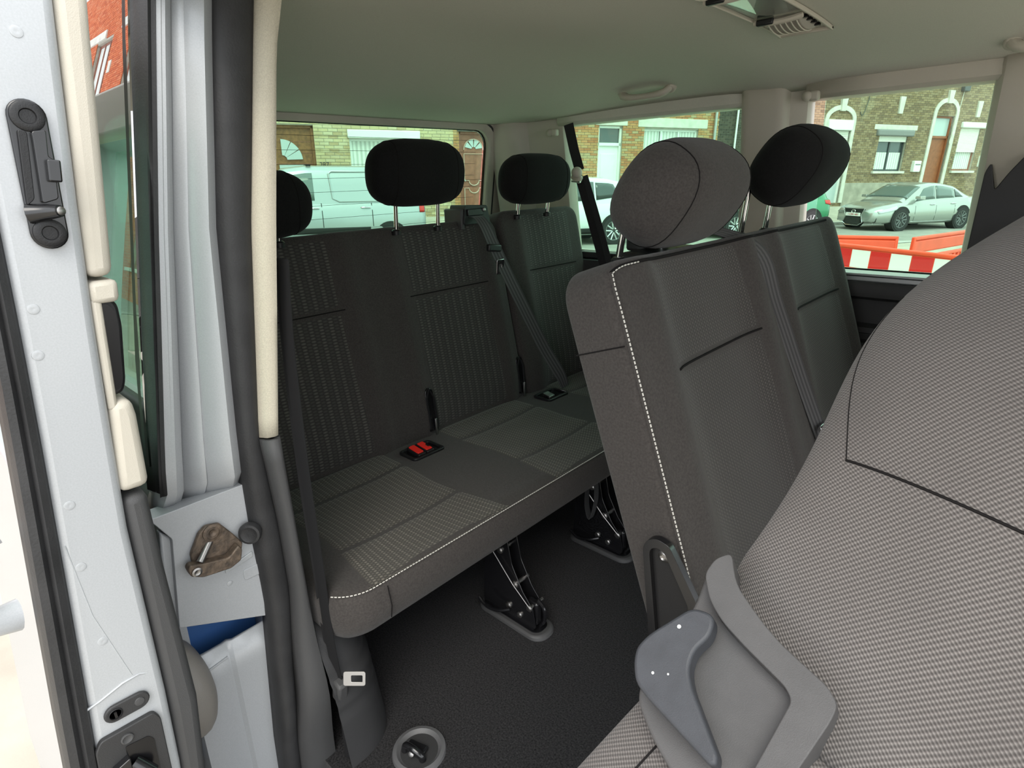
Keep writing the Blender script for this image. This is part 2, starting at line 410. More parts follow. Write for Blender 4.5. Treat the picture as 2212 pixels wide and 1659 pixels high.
def pane(name, x0, x1, z0, z1, off, m):
    return leanslab(MB(), x0, x1, z0, z1, lambda z: yfar(z) + off, lambda z: yfar(z) + off + .004, 3).build(name, m, smooth=0)
w1 = struct(pane('window_1', -1.56, -.845, .85, 1.36, .05, M['tint']), 'green tinted far rear side window')
w2 = struct(pane('window_2', -.605, -.20, .85, 1.36, .05, M['tint_light']), 'green tinted far middle side window')
for (x0, x1, pr) in ((-1.56, -.85, w1), (-.60, -.20, w2)):
    MB().tube([(x0, yfar(.855) + .04, .853), (x1, yfar(.855) + .04, .853)], .004, 6).build('rubber_gasket', M['frit'], pr)
struct(pane('window_5', .13, .9, .85, 1.36, .05, M['tint_light']), 'far front door window')

# tailgate
eyR = Vector((.165, 0, .986)); oR = Vector((-1.945, 1.165, .90)); exR = Vector((0, 1, 0))
outer = rrect(1.60, .56, .001, 5, 0, .205); hole = rrect(1.385, .447, .07, 5, 0, .228)
wr = MB().ring(outer, hole, oR, exR, eyR, .035).build('wall_rear', M['beige'], bevel=.008); struct(wr, 'beige frame of the tailgate window')
MB().ring(rrect(1.40, .462, .075, 5, 0, .228), rrect(1.374, .436, .066, 5, 0, .228), oR + Vector((.004, 0, 0)), exR, eyR, .008).build('gasket', M['frit'], wr)
MB().ring(rrect(1.47, .52, .09, 5, 0, .222), rrect(1.455, .505, .085, 5, 0, .222), oR + Vector((.03, 0, -.002)), exR, eyR, .006).build('frame_bead', M['dark_plastic'], wr)
MB().bx(-1.99, -1.93, .38, 2.05, 0, .92).build('tailgate_lining', M['dark_plastic'], wr, bevel=.01)
MB().bx(-1.99, -1.90, .38, 2.05, 1.36, 1.50).build('tailgate_header', M['silver'], wr)
w3 = MB().prism(rrect(1.40, .462, .06, 4, 0, .228), oR + Vector((-.02, 0, 0)), exR, eyR, .004).build('window_3', M['tint'], smooth=0); struct(w3, 'green tinted rear window with heating wires')
for k in range(9):
    v = .05 + k * .045; a = oR + eyR * v + Vector((-.013, -.66, 0)); b = oR + eyR * v + Vector((-.013, .66, 0))
    MB().tube([a, b], .0006, 4).build('heating_wire', M['black'], w3)

# ------------------------------------------------------------------ near rear pillar (door jamb) = wall_right
def jamb(z):
    s_, o = kS(z) - .012, kO(z); w = s_ - o; bk = .030 * (max(0, (.705 - z)) / .053) ** 2
    return [(X_ - bk, Y_, Z_) for (X_, Y_, Z_) in [(-1.0, kS(z) + .01, z), (-.972, s_ + .004, z), (-.966, s_ - .04 * w, z), (-.980, s_ - .32 * w, z), (-.986, s_ - .36 * w, z), (-.986, s_ - .40 * w, z), (-.981, s_ - .44 * w, z), (-.992, s_ - .74 * w, z),
            (-.992, s_ - .78 * w, z), (-.982, s_ - .82 * w, z), (-.980, s_ - .86 * w, z), (-.988, s_ - .88 * w, z), (-.979, s_ - .91 * w, z), (-.980, s_ - .95 * w, z), (-.995, o, z), (-1.02, o, z)]]
wrt = openloft(MB(), frange(.652, 1.5, 24), jamb).build('wall_right', M['silver'], smooth=50, thick=.01); struct(wrt, 'silver painted rear jamb of the open side doorway')
# rubber strip on the outer edge of the jamb
def strip(z):
    o = kO(z); q = kskin(z)
    return [(-.988, o + .004, z), (-.975, o - .003, z), (-.977, o - .008, z), (-.973, o - .011, z), (-.976, q + .016, z), (-.985, q + .011, z), (-1.02, q + .002, z)]
openloft(MB(), frange(.69, 1.5, 20), strip).build('edge_rubber', M['rubber'], wrt, thick=.004)
# door seal bulging forward
def seal(z):
    a, b = kS(z), kB(z); c = (a + b) / 2; r = (b - a) / 2 + .002; kx = .034 + .010 * math.exp(-((z - .15) / .1) ** 2)
    return [(-.985 + kx * math.sin(math.pi * k / 10) ** .7, c - r * math.cos(math.pi * k / 10), z) for k in range(11)]
openloft(MB(), frange(-.45, 1.5, 44), seal).build('door_seal', M['rubber'], wrt, smooth=60, thick=.004)
def ptrim(z):
    y = kin(z); b = kB(z) - .004
    return [(-1.15, y + .004, z), (-1.0, y + .004, z), (-.955, y + .003, z), (-.940, y - .004, z), (-.938, lerp(y, b, .35), z), (-.942, lerp(y, b, .75), z), (-.955, b, z), (-.975, b - .002, z)]
openloft(MB(), frange(.742, 1.5, 22), ptrim).build('pillar_cloth_lining', M['beige_cloth'], wrt, smooth=50, thick=.01, label='beige cloth lining on the doorway pillar')
def ptrim2(z):
    k = .02 * math.exp(-((z - .18) / .10) ** 2)
    return [(q[0] + (.006 + k if i > 1 else 0), q[1], q[2]) for i, q in enumerate(ptrim(z))]
openloft(MB(), frange(-.45, .738, 28), ptrim2).build('pillar_lower_lining', M['trim_grey'], wrt, smooth=50, thick=.01, label='dark grey plastic lining low on the doorway pillar')
def J(px, py, x=-.971): q = P(px, py, x=x); return (q.y, q.z)
# lower jamb: ledge, silver box, blue channel, lower panel
lp = MB()
lp.prism(round_poly([J(388, 1357, -.973), J(585, 1328, -.973), (.338, .66), (.185, .66), J(372, 1165, -.973)], .004), (-1.01, 0, 0), (0, 1, 0), (0, 0, 1), .037)
lp.build('jamb_box', M['silver'], wrt, bevel=.010, seg=3)
MB().prism([J(360, 1345, -.985), J(392, 1357, -.985), J(376, 1165, -.985), J(345, 1150, -.985)], (-1.005, 0, 0), (0, 1, 0), (0, 0, 1), .02).build('jamb_ledge', M['silver'], wrt, bevel=.004)
MB().prism(round_poly([(.275, .508), (.325, .518), (.325, .528), (.275, .515)], .002), (-.974, 0, 0), (0, 1, 0), (0, 0, 1), .004).build('pressed_rib', M['silver2'], wrt, bevel=.001)
MB().prism(rrect(.030, .022, .005, 3, .318, .487), (-.974, 0, 0), (0, 1, 0), (0, 0, 1), .003).build('pressed_pad', M['silver'], wrt, bevel=.001)
MB().lathe([(.006, 0), (.005, .002), (.002, .003)], (-.974, .278, .485), (1, 0, 0), 12).build('spot_weld', M['silver'], wrt)
MB().prism([(.10, .10), (.36, .10), (.36, .45), (.10, .45)], (-1.06, 0, 0), (0, 1, 0), (0, 0, 1), .025).build('rail_channel', M['blue'], wrt, label='blue painted sliding rail channel')
MB().tube(smooth_path([(-1.02, .155, .40), (-1.0, .165, .385), (-1.0, .165, .34), (-1.01, .15, .30)], 4), .018, 8).build('rail_end', M['blue'], wrt)
def lowp(z):
    k = max(0, (.355 - z)) * .02
    return [(-1.05, .335 - k, z), (-.985, .333 - k, z), (-.982, .262 - k, z), (-.988, .255 - k, z), (-.985, .247 - k, z), (-.985, .185 - k, z), (-1.0, .178 - k, z), (-1.06, .178 - k, z)]
openloft(MB(), frange(-.40, P(490, 1388, x=-.985).z, 12), lowp).build('lower_jamb_panel', M['silver'], wrt, smooth=40, thick=.008, label='pale silver panel below the blue channel')
MB().prism(round_poly([(.182, .318), (.250, .330), (.250, .334), (.182, .323)], .001), (-.986, 0, 0), (0, 1, 0), (0, 0, 1), .004).build('panel_crease', M['silver'], wrt, bevel=.001)

# striker bracket on the jamb
X0 = -.971
def J(px, py, x=X0): q = P(px, py, x=x); return (q.y, q.z)
st = [J(408, 1195), J(425, 1150), (J(440, 1133)), J(470, 1127), J(500, 1150), J(520, 1168), J(516, 1200), J(470, 1225), J(415, 1222)]
sk = MB().prism(round_poly(st, .004), (X0, 0, 0), (0, 1, 0), (0, 0, 1), .009).build('striker_plate', M['rust'], wrt, bevel=.002, label='rusty striker bracket bolted to the silver jamb')
q = P(458, 1150, x=X0 + .009); MB().lathe([(.0155, 0), (.0155, .003), (.011, .004), (.011, .002), (.006, .002), (.006, .004), (.003, .002)], q, (1, 0, 0), 20).build('bolt', M['rust'], sk)
arm = [J(406, 1232, -.945), J(412, 1222, -.945), J(440, 1218, -.945), J(495, 1205, -.945), J(516, 1178, -.945), J(524, 1186, -.945), J(522, 1210, -.945), J(500, 1228, -.945), J(440, 1248, -.945), J(414, 1247, -.945)]
MB().prism(round_poly(arm, .004), (-.962, 0, 0), (0, 1, 0), (0, 0, 1), .017).build('striker_arm', M['rust'], sk, bevel=.002)
q = P(425, 1235, x=-.945); MB().lathe([(.008, -.001), (.008, .003), (.005, .004), (.003, .003)], q, (1, 0, 0), 16).build('roller_pin', M['steel'], sk)
MB().tube([P(455, 1165, x=-.967), P(432, 1215, x=-.95)], .006, 10).build('striker_post', M['steel'], sk)
q = P(540, 1152, x=-.955); ax = Vector((.75, -.62, .1))
MB().lathe([(.010, -.03), (.012, -.012), (.0185, -.008), (.020, 0), (.018, .006), (.014, .007), (.012, .0055), (.003, .0055)], q, ax, 24).build('rubber_stop', M['rubber'], wrt, label='round rubber bump stop')

# inside of the near rear wall and its quarter glass
MB().bx(-1.95, -1.02, .345, .392, 0, .80).build('inner_side_panel', M['dark_plastic'], wrt)
leanslab(MB(), -1.95, -1.02, -.3, .735, kskin, lambda z: kskin(z) + .012, 5).build('outer_skin', M['silver'], wrt)
leanslab(MB(), -1.95, -1.70, .735, 1.48, lambda z: kskin(z) + .012, lambda z: kskin(z) + .06, 5).build('rear_corner_post', M['beige'], wrt)
leanslab(MB(), -1.95, -1.02, 1.38, 1.50, lambda z: kskin(z) + .012, lambda z: kskin(z) + .06, 3).build('roof_rail', M['beige'], wrt)
w4 = leanslab(MB(), -1.93, -1.0, .735, 1.47, lambda z: kskin(z), lambda z: kskin(z) + .004, 7).build('window_4', M['privacy']); struct(w4, 'dark tinted quarter window beside the open sliding door')

# wheel arch lining by the near pillar
wa = MB()
def arch(a, b):
    # a: angle round the plan, b: up the profile
    hgt = .34; prof_ = interp([0, .08, .5, .8, .92, 1.0], [1.0, .985, .93, .80, .62, 0.0], b)
    z = hgt * min(1, b * 1.08) if b < .92 else hgt * (.985 + .015 * (b - .92) / .08)
    groove = .006 * sum(math.exp(-((b - g) / .016) ** 2) for g in (.36, .46, .56))
    rx = (.365 * prof_ - groove); ry = (.165 * prof_ - groove)
    n = 3.2; ca, sa = math.cos(a), math.sin(a)
    rr = (abs(ca) ** n + abs(sa) ** n) ** (-1 / n)
    return (-1.235 + rx * rr * ca, .398 + ry * rr * sa, z)
wa.grid(arch, frange(0, math.pi, 40), frange(0, 1, 30)).build('trim_6', M['dark_plastic'], smooth=60)
struct(bpy.data.objects['trim_6'], 'dark plastic wheel arch cover with moulded grooves')

# ================================================================== SLIDING DOOR
DZ = [-.3, .0, .4, .48, .79, .9, 1.06, 1.32, 1.45]
def dL(z): return interp([-.3, .476, .92, 1.07, 1.32, 1.45], [-.055, .028, .074, .088, .108, .118], z)
def dR(z): return interp([-.3, .4, .8, .9, 1.06, 1.32, 1.45], [.055, .116, .131, .143, .157, .189, .206], z)
def dT(z): return interp([-.3, .44, .79, .888, 1.056, 1.327, 1.45], [.09, .150, .161, .167, .183, .221, .24], z)
DX = -.80
sd = thing('sliding_door', (-1.2, .08, -.3), 'silver sliding door pushed open along the outside of the van', 'van door')
sd['kind'] = 'thing'
leanslab(MB(), -.93, DX, -.3, 1.40, dL, dR, 14).build('front_edge', M['silver'], sd, bevel=.010, seg=3)
leanslab(MB(), -1.88, -.90, -.3, .76, lambda z: dL(z) - .002, lambda z: dR(z) - .004, 8).build('lower_panel', M['silver'], sd, bevel=.006)
leanslab(MB(), -1.88, -1.74, .74, 1.40, lambda z: dL(z) - .002, lambda z: dR(z) - .004, 6).build('rear_edge', M['silver'], sd)
leanslab(MB(), -1.80, -.90, 1.30, 1.40, lambda z: dL(z) - .002, lambda z: dR(z) - .004, 3).build('top_rail', M['silver'], sd)
leanslab(MB(), -1.76, -.92, .74, 1.32, lambda z: lerp(dL(z), dR(z), .3), lambda z: lerp(dL(z), dR(z), .3) + .004, 3).build('window_glass', M['tint'], sd)
# outer rubber strip
def ostrip(z):
    y = dL(z); w_ = interp([-.3, .5, 1.0, 1.4], [.030, .030, .024, .022], z)
    return [(DX - .008, y + .004, z), (DX + .004, y - .001, z), (DX + .007, y - w_ * .3, z), (DX - .001, y - w_ * .42, z), (DX + .004, y - w_ * .6, z), (DX + .002, y - w_ * .9, z), (DX - .014, y - w_, z), (DX - .05, y - w_, z)]
openloft(MB(), frange(-.3, 1.40, 24), ostrip).build('outer_rubber', M['rubber'], sd, thick=.003)
# inner linings
leanslab(MB(), -.93, DX - .004, 1.058, 1.38, dR, dT, 6).build('upper_lining', M['beige'], sd, bevel=.010, seg=3)
leanslab(MB(), -1.86, -1.74, .80, 1.38, dR, dT, 6).build('rear_lining', M['beige'], sd, bevel=.010)
leanslab(MB(), -1.76, -.92, 1.29, 1.38, dR, dT, 3).build('top_lining', M['beige'], sd, bevel=.008)
MB().box((-1.70, dT(1.27) + .012, 1.272), (.03, .028, .022)).build('blind_hook', M['beige'], sd, bevel=.005)
leanslab(MB(), -.90, DX - .004, 1.028, 1.054, dR, lambda z: dT(z) + .003, 2).build('handle_surround', M['beige'], sd, bevel=.006)
leanslab(MB(), -.90, DX - .006, .90, 1.035, dR, lambda z: lerp(dR(z), dT(z), .42), 4).build('handle_backing', M['beige'], sd, bevel=.004)
leanslab(MB(), -.93, DX - .004, .792, .910, dR, lambda z: dT(z) + .004 * (1 if z < .9 else 0), 6).build('lower_lining', M['beige'], sd, bevel=.010, seg=3)
hp = [J(213, 645, -.82), J(240, 638, -.82), J(262, 655, -.82), J(272, 700, -.82), J(280, 820, -.82), J(275, 845, -.82), J(248, 855, -.82), J(238, 845, -.82)]
hp = [(y - .004, z) for (y, z) in hp]
hd = MB().prism(round_poly(hp, .006), (-.90, 0, 0), (0, 1, 0), (0, 0, 1), .082).build('inner_handle', M['black'], sd, bevel=.004, label='black inner pull handle')
cy = sum(p[0] for p in hp) / len(hp); cz_ = sum(p[1] for p in hp) / len(hp)
MB().prism(round_poly([(lerp(y, cy, .22) - .002, lerp(z, cz_, .12)) for (y, z) in hp], .005), (-.8185, 0, 0), (0, 1, 0), (0, 0, 1), .002).build('handle_cup', M['frit'], hd)
leanslab(MB(), -1.86, DX - .006, -.25, .785, dR, lambda z: dT(z) + interp([.2, .45, .70, .78], [.0, .006, .0, .0], z), 10).build('dark_lining', M['trim_grey'], sd, bevel=.012, seg=3)
q = P(425, 1490, x=-.93)
def arm_r(a, b):
    n = 2.6; rr = (abs(math.cos(a)) ** n + abs(math.sin(a)) ** n) ** (-1 / n); w_ = math.sin(math.pi * min(max(b, .001), .999)) ** .45
    return (-.99 + .07 * rr * math.cos(a) * w_, q.y - .005 + .042 * rr * math.sin(a) * w_, q.z + .062 - .20 * b)
MB().grid(arm_r, frange(0, 2 * math.pi * 23 / 24, 24), frange(0, 1, 16), cu=True).build('armrest', M['beige'] if False else mat('warm grey armrest plastic', (.23, .215, .195), .5, bump=.2, bscale=900), sd, smooth=80)
# guide catch plate
xp = DX + .003
def D_(px, py, x=xp): q = P(px, py, x=x); return Vector((q.y, q.z))
a, b = D_(57, 252), D_(106, 503); dv = (b - a).normalized(); nv = Vector((-dv.y, dv.x)); wp = .0165
cap = []
for k in range(13):
    t = math.pi * k / 12; cap.append(tuple(a - dv * (math.sin(t) * wp) + nv * (math.cos(t) * wp)))
for k in range(13):
    t = math.pi * k / 12; cap.append(tuple(b + dv * (math.sin(t) * wp) - nv * (math.cos(t) * wp)))
gp = MB().prism(cap, (xp - .002, 0, 0), (0, 1, 0), (0, 0, 1), .006).build('catch_plate', M['gloss_black'], sd, bevel=.0015, label='black catch plate with two screws')
for c in (a, b):
    MB().lathe([(.0145, .004), (.0145, .0065), (.0130, .0075), (.0075, .0072), (.0065, .005), (.002, .005)], (xp, c.x, c.y), (1, 0, 0), 24).build('screw', M['black'], gp)
def poly(*pp): return [tuple(D_(x, y)) for (x, y) in pp]
MB().prism(round_poly(poly((62, 285), (94, 282), (100, 340), (112, 345), (122, 430), (88, 440), (66, 300)), .003), (xp + .004, 0, 0), (0, 1, 0), (0, 0, 1), .008).build('catch_block', M['gloss_black'], gp, bevel=.002)
MB().prism(round_poly(poly((92, 345), (122, 348), (127, 395), (98, 393)), .002), (xp + .010, 0, 0), (0, 1, 0), (0, 0, 1), .010).build('catch_buffer', M['gloss_black'], gp, bevel=.002)
MB().prism(round_poly(poly((34, 280), (55, 285), (72, 430), (56, 445)), .003), (xp + .004, 0, 0), (0, 1, 0), (0, 0, 1), .004).build('catch_flange', M['black'], gp, bevel=.001)
p1_ = D_(62, 462); p2_ = D_(118, 455)
MB().tube([(xp + .004, p1_.x, p1_.y), (xp + .012, lerp(p1_.x, p2_.x, .6), lerp(p1_.y, p2_.y, .6)), (xp + .026, p2_.x, p2_.y)], [.010, .008, .006], 12).build('catch_pin', M['gloss_black'], gp)
MB().lathe([(.0045, 0), (.0045, .002), (.003, .003)], (xp + .026, p2_.x, p2_.y), (1, .4, 0), 12).build('pin_cap', M['steel'], gp)
# pressed dimples, creases
for (px, py) in ((35, 68), (72, 668), (82, 768), (150, 1092), (175, 1225), (222, 1385)):
    q = P(px, py, x=DX); MB().lathe([(.006, -.001), (.0055, .0005), (.0035, .0009), (.001, .0005)], q, (1, 0, 0), 14).build('pressed_dimple', M['silver'], sd)
MB().tube([P(182, 1538, x=DX), P(215, 1515, x=DX), P(265, 1475, x=DX), P(300, 1455, x=DX), P(322, 1452, x=DX - .002)], .0018, 6, flat=1.0).build('pressed_crease', M['silver'], sd)
MB().tube([P(140, 1180, x=DX), P(200, 1330, x=DX), P(285, 1458, x=DX)], .0006, 6).build('sealant_line', M['silver'], sd)
# child lock oval
a, b = D_(248, 1540), D_(300, 1512); dv = (b - a).normalized(); nv = Vector((-dv.y, dv.x)); wp = .0125; cap = []
for k in range(13):
    t = math.pi * k / 12; cap.append(tuple(a - dv * (math.sin(t) * wp) + nv * (math.cos(t) * wp)))
for k in range(13):
    t = math.pi * k / 12; cap.append(tuple(b + dv * (math.sin(t) * wp) - nv * (math.cos(t) * wp)))
cl = MB().prism(cap, (xp - .002, 0, 0), (0, 1, 0), (0, 0, 1), .005).build('child_lock', M['dark_plastic'], sd, bevel=.0015, label='dark oval child lock plate')
MB().lathe([(.0085, 0), (.0085, .002), (.0072, .0025), (.0065, .001)], (xp + .002, a.x, a.y), (1, 0, 0), 20).build('lock_barrel', M['black'], cl)
MB().box((xp + .004, a.x, a.y), (.003, .003, .009)).build('key_slot', M['frit'], cl)
MB().lathe([(.006, 0), (.0055, .0012), (.002, .0016)], (xp + .003, b.x, b.y), (1, 0, 0), 16).build('lock_mark', M['trim_grey'], cl)
# latch plate at the bottom of the edge
lp_ = [tuple(D_(205, 1625)), tuple(D_(215, 1600)), tuple(D_(330, 1535)), tuple(D_(345, 1545)), tuple(D_(375, 1680)), tuple(D_(375, 1800)), tuple(D_(240, 1800))]
lt = MB().prism(round_poly(lp_, .005), (xp - .003, 0, 0), (0, 1, 0), (0, 0, 1), .008).build('latch_plate', M['dark_plastic'], sd, bevel=.003, label='dark latch plate with copper coloured bolt')
MB().prism(round_poly([tuple(D_(*c)) for c in ((268, 1608), (318, 1584), (330, 1590), (352, 1690), (352, 1800), (300, 1800), (280, 1660))], .003), (xp + .004, 0, 0), (0, 1, 0), (0, 0, 1), .002).build('latch_recess', M['frit'], lt)
c = D_(272, 1590); MB().lathe([(.0075, 0), (.0075, .003), (.006, .0035), (.003, .002)], (xp + .004, c.x, c.y), (1, 0, 0), 18).build('screw', M['trim_grey'], lt)
MB().prism(round_poly([tuple(D_(*c)) for c in ((238, 1655), (275, 1622), (280, 1650), (262, 1690), (240, 1690))], .003), (xp + .004, 0, 0), (0, 1, 0), (0, 0, 1), .012).build('latch_cam', M['gloss_black'], lt, bevel=.002)
c = D_(285, 1640); c2 = D_(320, 1650)
MB().tube([(xp + .006, c.x, c.y), (xp + .02, c2.x, c2.y)], .010, 12).build('latch_bolt', M['gloss_black'], lt)
c = D_(305, 1662); MB().tube([(xp + .012, c.x - .006, c.y - .004), (xp + .030, c.x + .004, c.y - .006)], .0062, 12).build('bolt_tip', M['copper'], lt)
# outer pull handle on the door skin
h0 = P(-40, 1215, x=-.98); path = []
for k in range(17):
    t = math.pi * k / 16
    path.append((-1.02 + .06 * math.cos(t), .005 - .050 * math.sin(t) ** .6, .66 - .13 * k / 16))
MB().tube([(-.95, .012, .735), (-.945, -.035, .725), (-.94, -.052, .69), (-.945, -.05, .645), (-.95, -.03, .612), (-.955, .006, .605)], [.016, .016, .015, .016, .019, .022], 12).build('outer_handle', M['silver'], sd, smooth=80)

# ================================================================== SEATS
class Pad:
    """upholstered slab: local x across, y up, bulging along en"""
    def __init__(s, o, eu, ev, W, H, T, Tb, r=.06, p=8, detail=None):
        s.o = Vector(o); s.eu = Vector(eu).normalized(); ev = Vector(ev); s.ev = (ev - s.eu * ev.dot(s.eu)).normalized(); s.en = s.eu.cross(s.ev)
        s.W, s.H, s.T, s.Tb, s.r, s.p = W, H, T, Tb, r, p; s.detail = detail or (lambda x, y: 0.)
    def E(s, q): return max(0., 1 - abs(q) ** s.p) ** (1 / s.p)
    def plan(s, x, y):
        a, b, r = s.W / 2, s.H / 2, s.r; dx, dy = abs(x) - (a - r), abs(y) - (b - r)
        if dx > 0 and dy > 0:
            nx = dx * math.sqrt(max(0, 1 - dy * dy / (2 * r * r))); ny = dy * math.sqrt(max(0, 1 - dx * dx / (2 * r * r)))
            x = math.copysign(a - r + nx, x); y = math.copysign(b - r + ny, y)
        return x, y
    def at(s, x, y, off=0.):
        e = s.E(2 * x / s.W) * s.E(2 * y / s.H); px, py = s.plan(x, y)
        return s.o + s.eu * px + s.ev * py + s.en * (s.T * e + s.detail(x, y) * e + off)
    def back(s, x, y):
        e = s.E(2 * x / s.W) * s.E(2 * y / s.H); px, py = s.plan(x, y)
        return s.o + s.eu * px + s.ev * py - s.en * (s.Tb * e)
    def samp(s, L, n):
        out = []
        for i in range(n):
            q = -1 + 2 * i / (n - 1); out.append(math.copysign(1 - (1 - abs(q)) ** 2.2, q) * L / 2)
        return out
    def body(s, name, m, parent, nu=60, nv=60, **kw):
        mb = MB(); us, vs = s.samp(s.W, nu), s.samp(s.H, nv)
        us = sorted(us + frange(-s.W * .45, s.W * .45, nu // 2)); vs = sorted(vs + frange(-s.H * .45, s.H * .45, nv // 2))
        mb.grid(lambda a, b: s.at(a, b), us, vs, lambda a, b: (a, b)); mb.grid(lambda a, b: s.back(a, b), us, vs, lambda a, b: (a, b))
        return mb.build(name, m, parent, smooth=70, **kw)
    def panel(s, name, m, parent, x0, x1, y0, y1, off=.0025, nu=24, nv=24, edge=None, **kw):
        """sewn-in panel that follows the slab; edge(y) may move its sides"""
        mb = MB()
        def f(a, b):
            y = lerp(y0, y1, b); xa, xb = (edge(y) if edge else (x0, x1)); x = lerp(xa, xb, a)
            d = min(a * (xb - xa), (1 - a) * (xb - xa), b * (y1 - y0), (1 - b) * (y1 - y0))
            return s.at(x, y, off * min(1, d / .012) - .0015)
        def uv(a, b):
            y = lerp(y0, y1, b); xa, xb = (edge(y) if edge else (x0, x1)); return (lerp(xa, xb, a), y)
        return mb.grid(f, frange(0, 1, nu), frange(0, 1, nv), uv).build(name, m, parent, smooth=80, **kw)
    def line(s, name, m, parent, pts, r=.0012, off=.001, **kw):
        return MB().tube([s.at(x, y, off) for (x, y) in pts], r, 6).build(name, m, parent, **kw)
def stitches(parent, path, r=.0011, step=.0075, gap=.35, name='stitching', m='thread'):
    """row of short raised stitches along a path (one mesh)"""
    mb = MB(); pts = [Vector(p) for p in path]; acc = 0
    for i in range(len(pts) - 1):
        a, b = pts[i], pts[i + 1]; L = (b - a).length; d = (b - a) / max(L, 1e-9); t = -acc
        while t < L:
            t0 = max(t, 0); t1 = min(t + step * (1 - gap), L)
            if t1 > t0 + 1e-4: mb.tube([a + d * t0, a + d * t1], r, 5)
            t += step
        acc = L - (t - step)
    ob = mb.build(name, M[m], parent); ob['kind'] = 'stuff'; return ob

def headrest(root, c, w, h, d, tilt, m, seams=True, posts=(), z_post=.0, pdx=0., yaw=0.):
    """c centre, w across (y), d depth (x), h height; tilt leans the top forward (+x)"""
    c = Vector(c); R = Matrix.Rotation(yaw, 3, 'Z') @ Matrix.Rotation(tilt, 3, 'Y')
    def f(a, b, k=1.0):
        # a: -1..1 across, b: angle round the profile
        n = 2.5; ca, sa = math.cos(b), math.sin(b); rr = (abs(ca) ** n + abs(sa) ** n) ** (-1 / n)
        e = max(0., 1 - abs(a) ** 3.4) ** (1 / 2.6); sq = .10 * (1 - e)
        x = d / 2 * rr * ca * (e * .9 + .1 * e); z = h / 2 * rr * sa * e ** .8
        y = a * w / 2 * (1 - .10 * max(0, z / (h / 2)) ** 2)
        return c + R @ Vector((x * k, y * k, z * k))
    q = [math.copysign(1 - (1 - abs(t)) ** 2.4, t) for t in frange(-1, 1, 40)]
    hr = MB().grid(f, q, frange(0, 2 * math.pi, 41), lambda a, b: (a * w, b * .08)).build('headrest', m, root, smooth=80)
    if seams:
        for a in (-.66, .66):
            MB().tube([f(a, b, 1.004) for b in frange(0, 2 * math.pi * 40 / 41, 40)], .0011, 5, closed=True).build('seam', M['seam'], hr)
    for y in posts:
        top = c + R @ Vector((pdx, 0, -h * .30)); top.y = y
        MB().tube([(top.x - .012, y, z_post), (top.x, y, top.z)], .0065, 12).build('post', M['chrome'], hr, label='chrome headrest post')
        MB().lathe([(.013, -.008), (.014, .004), (.010, .008)], (top.x - .012, y, z_post + .002), (0, 0, 1), 14).build('post_collar', M['black'], hr)
    return hr

# ------------------------------------------------------------------ rear bench
rb = thing('rear_bench', (-1.15, 1.19, 0), 'three-seat charcoal cloth bench across the back of the van', 'bench seat')
YB0, YB1, XF, XJ = .412, 1.975, -.857, -1.353
def seat_z(x, y):
    t = (XF - x) / (XF - XJ); z = .402 - .012 * t
    for c in (.685, 1.245, 1.80):
        z -= .010 * math.exp(-((y - c) / .15) ** 4) * math.sin(math.pi * min(max(t, 0), 1)) ** .5
    return z
def xf(y):
    r = .085
    for e, s_ in ((YB0, 1), (YB1, -1)):
        q = (y - e) * s_
        if q < r: return XF - (r - math.sqrt(max(0, r * r - (r - q) ** 2)))
    return XF
def bench_ring(y):
    f = xf(y); k = min(1, min(y - YB0, YB1 - y) / .03) ** .5 if min(y - YB0, YB1 - y) < .03 else 1.0
    pts = [(-1.42, .29), (f - .06, .287), (f - .018, .295), (f - .002, .318), (f + .006, .35), (f + .003, .385), (f - .003, .397), (f - .012, seat_z(f, y) + .002)]
    for i in range(1, 15):
        x = lerp(f - .012, -1.42, i / 14); pts.append((x, seat_z(x, y) + .002))
    mz = .345
    return [(p[0], y, mz + (p[1] - mz) * (.55 + .45 * k)) for p in pts]
ysl = sorted(frange(YB0, YB0 + .09, 12) + frange(YB0 + .10, YB1 - .1, 60) + frange(YB1 - .09, YB1, 12))
cush = MB().loft([bench_ring(y) for y in ysl]).build('seat_cushion', M['fabric'], rb, smooth=60)
stitches(cush, [(xf(y) - .001, y, seat_z(xf(y), y) + .0025) for y in frange(YB0 + .012, YB1 - .02, 200)], .0012, .0075)
MB().tube([(xf(.66) + .000, .525, .315), (xf(.66) + .010, .523, .35), (xf(.66) + .004, .522, .395)], .0012, 5).build('seam', M['seam'], cush)
for (y0, y1) in ((.505, .872), (1.08, 1.452), (1.625, 1.955)):
    secs = ((XJ - .02, -1.262, 'insert_seat'), (-1.258, -1.022, 'insert_seat'), (-1.018, XF - .004, 'insert_seat'))
    for k, (xa, xb, mm) in enumerate(secs):
        def f(a, b, xa=xa, xb=xb, y0=y0, y1=y1):
            x = lerp(xa, xb, a); fl = .018 * max(0, (x + 1.02) / .16) ** 1.5 - .012 * math.exp(-((x + 1.10) / .1) ** 2)
            ya, yb = y0 - fl, y1 + fl; y = lerp(ya, yb, b); x = min(x, xf(y) - .006)
            d = min(a * (xb - xa), (1 - a) * (xb - xa), b * .37, (1 - b) * .37)
            return (x, y, seat_z(x, y) + .0008 + .0035 * min(1, d / .012))
        def uv(a, b, xa=xa, xb=xb, y0=y0, y1=y1): return (lerp(y0, y1, b), lerp(xa, xb, a))
        MB().grid(f, frange(0, 1, 14), frange(0, 1, 30), uv).build('seat_insert', M[mm], cush, smooth=80, label='ribbed seat insert')
        stitches(cush, [f(1, b) for b in frange(0, 1, 30)], .0007, .005, .3, 'seam_stitching', 'seam')
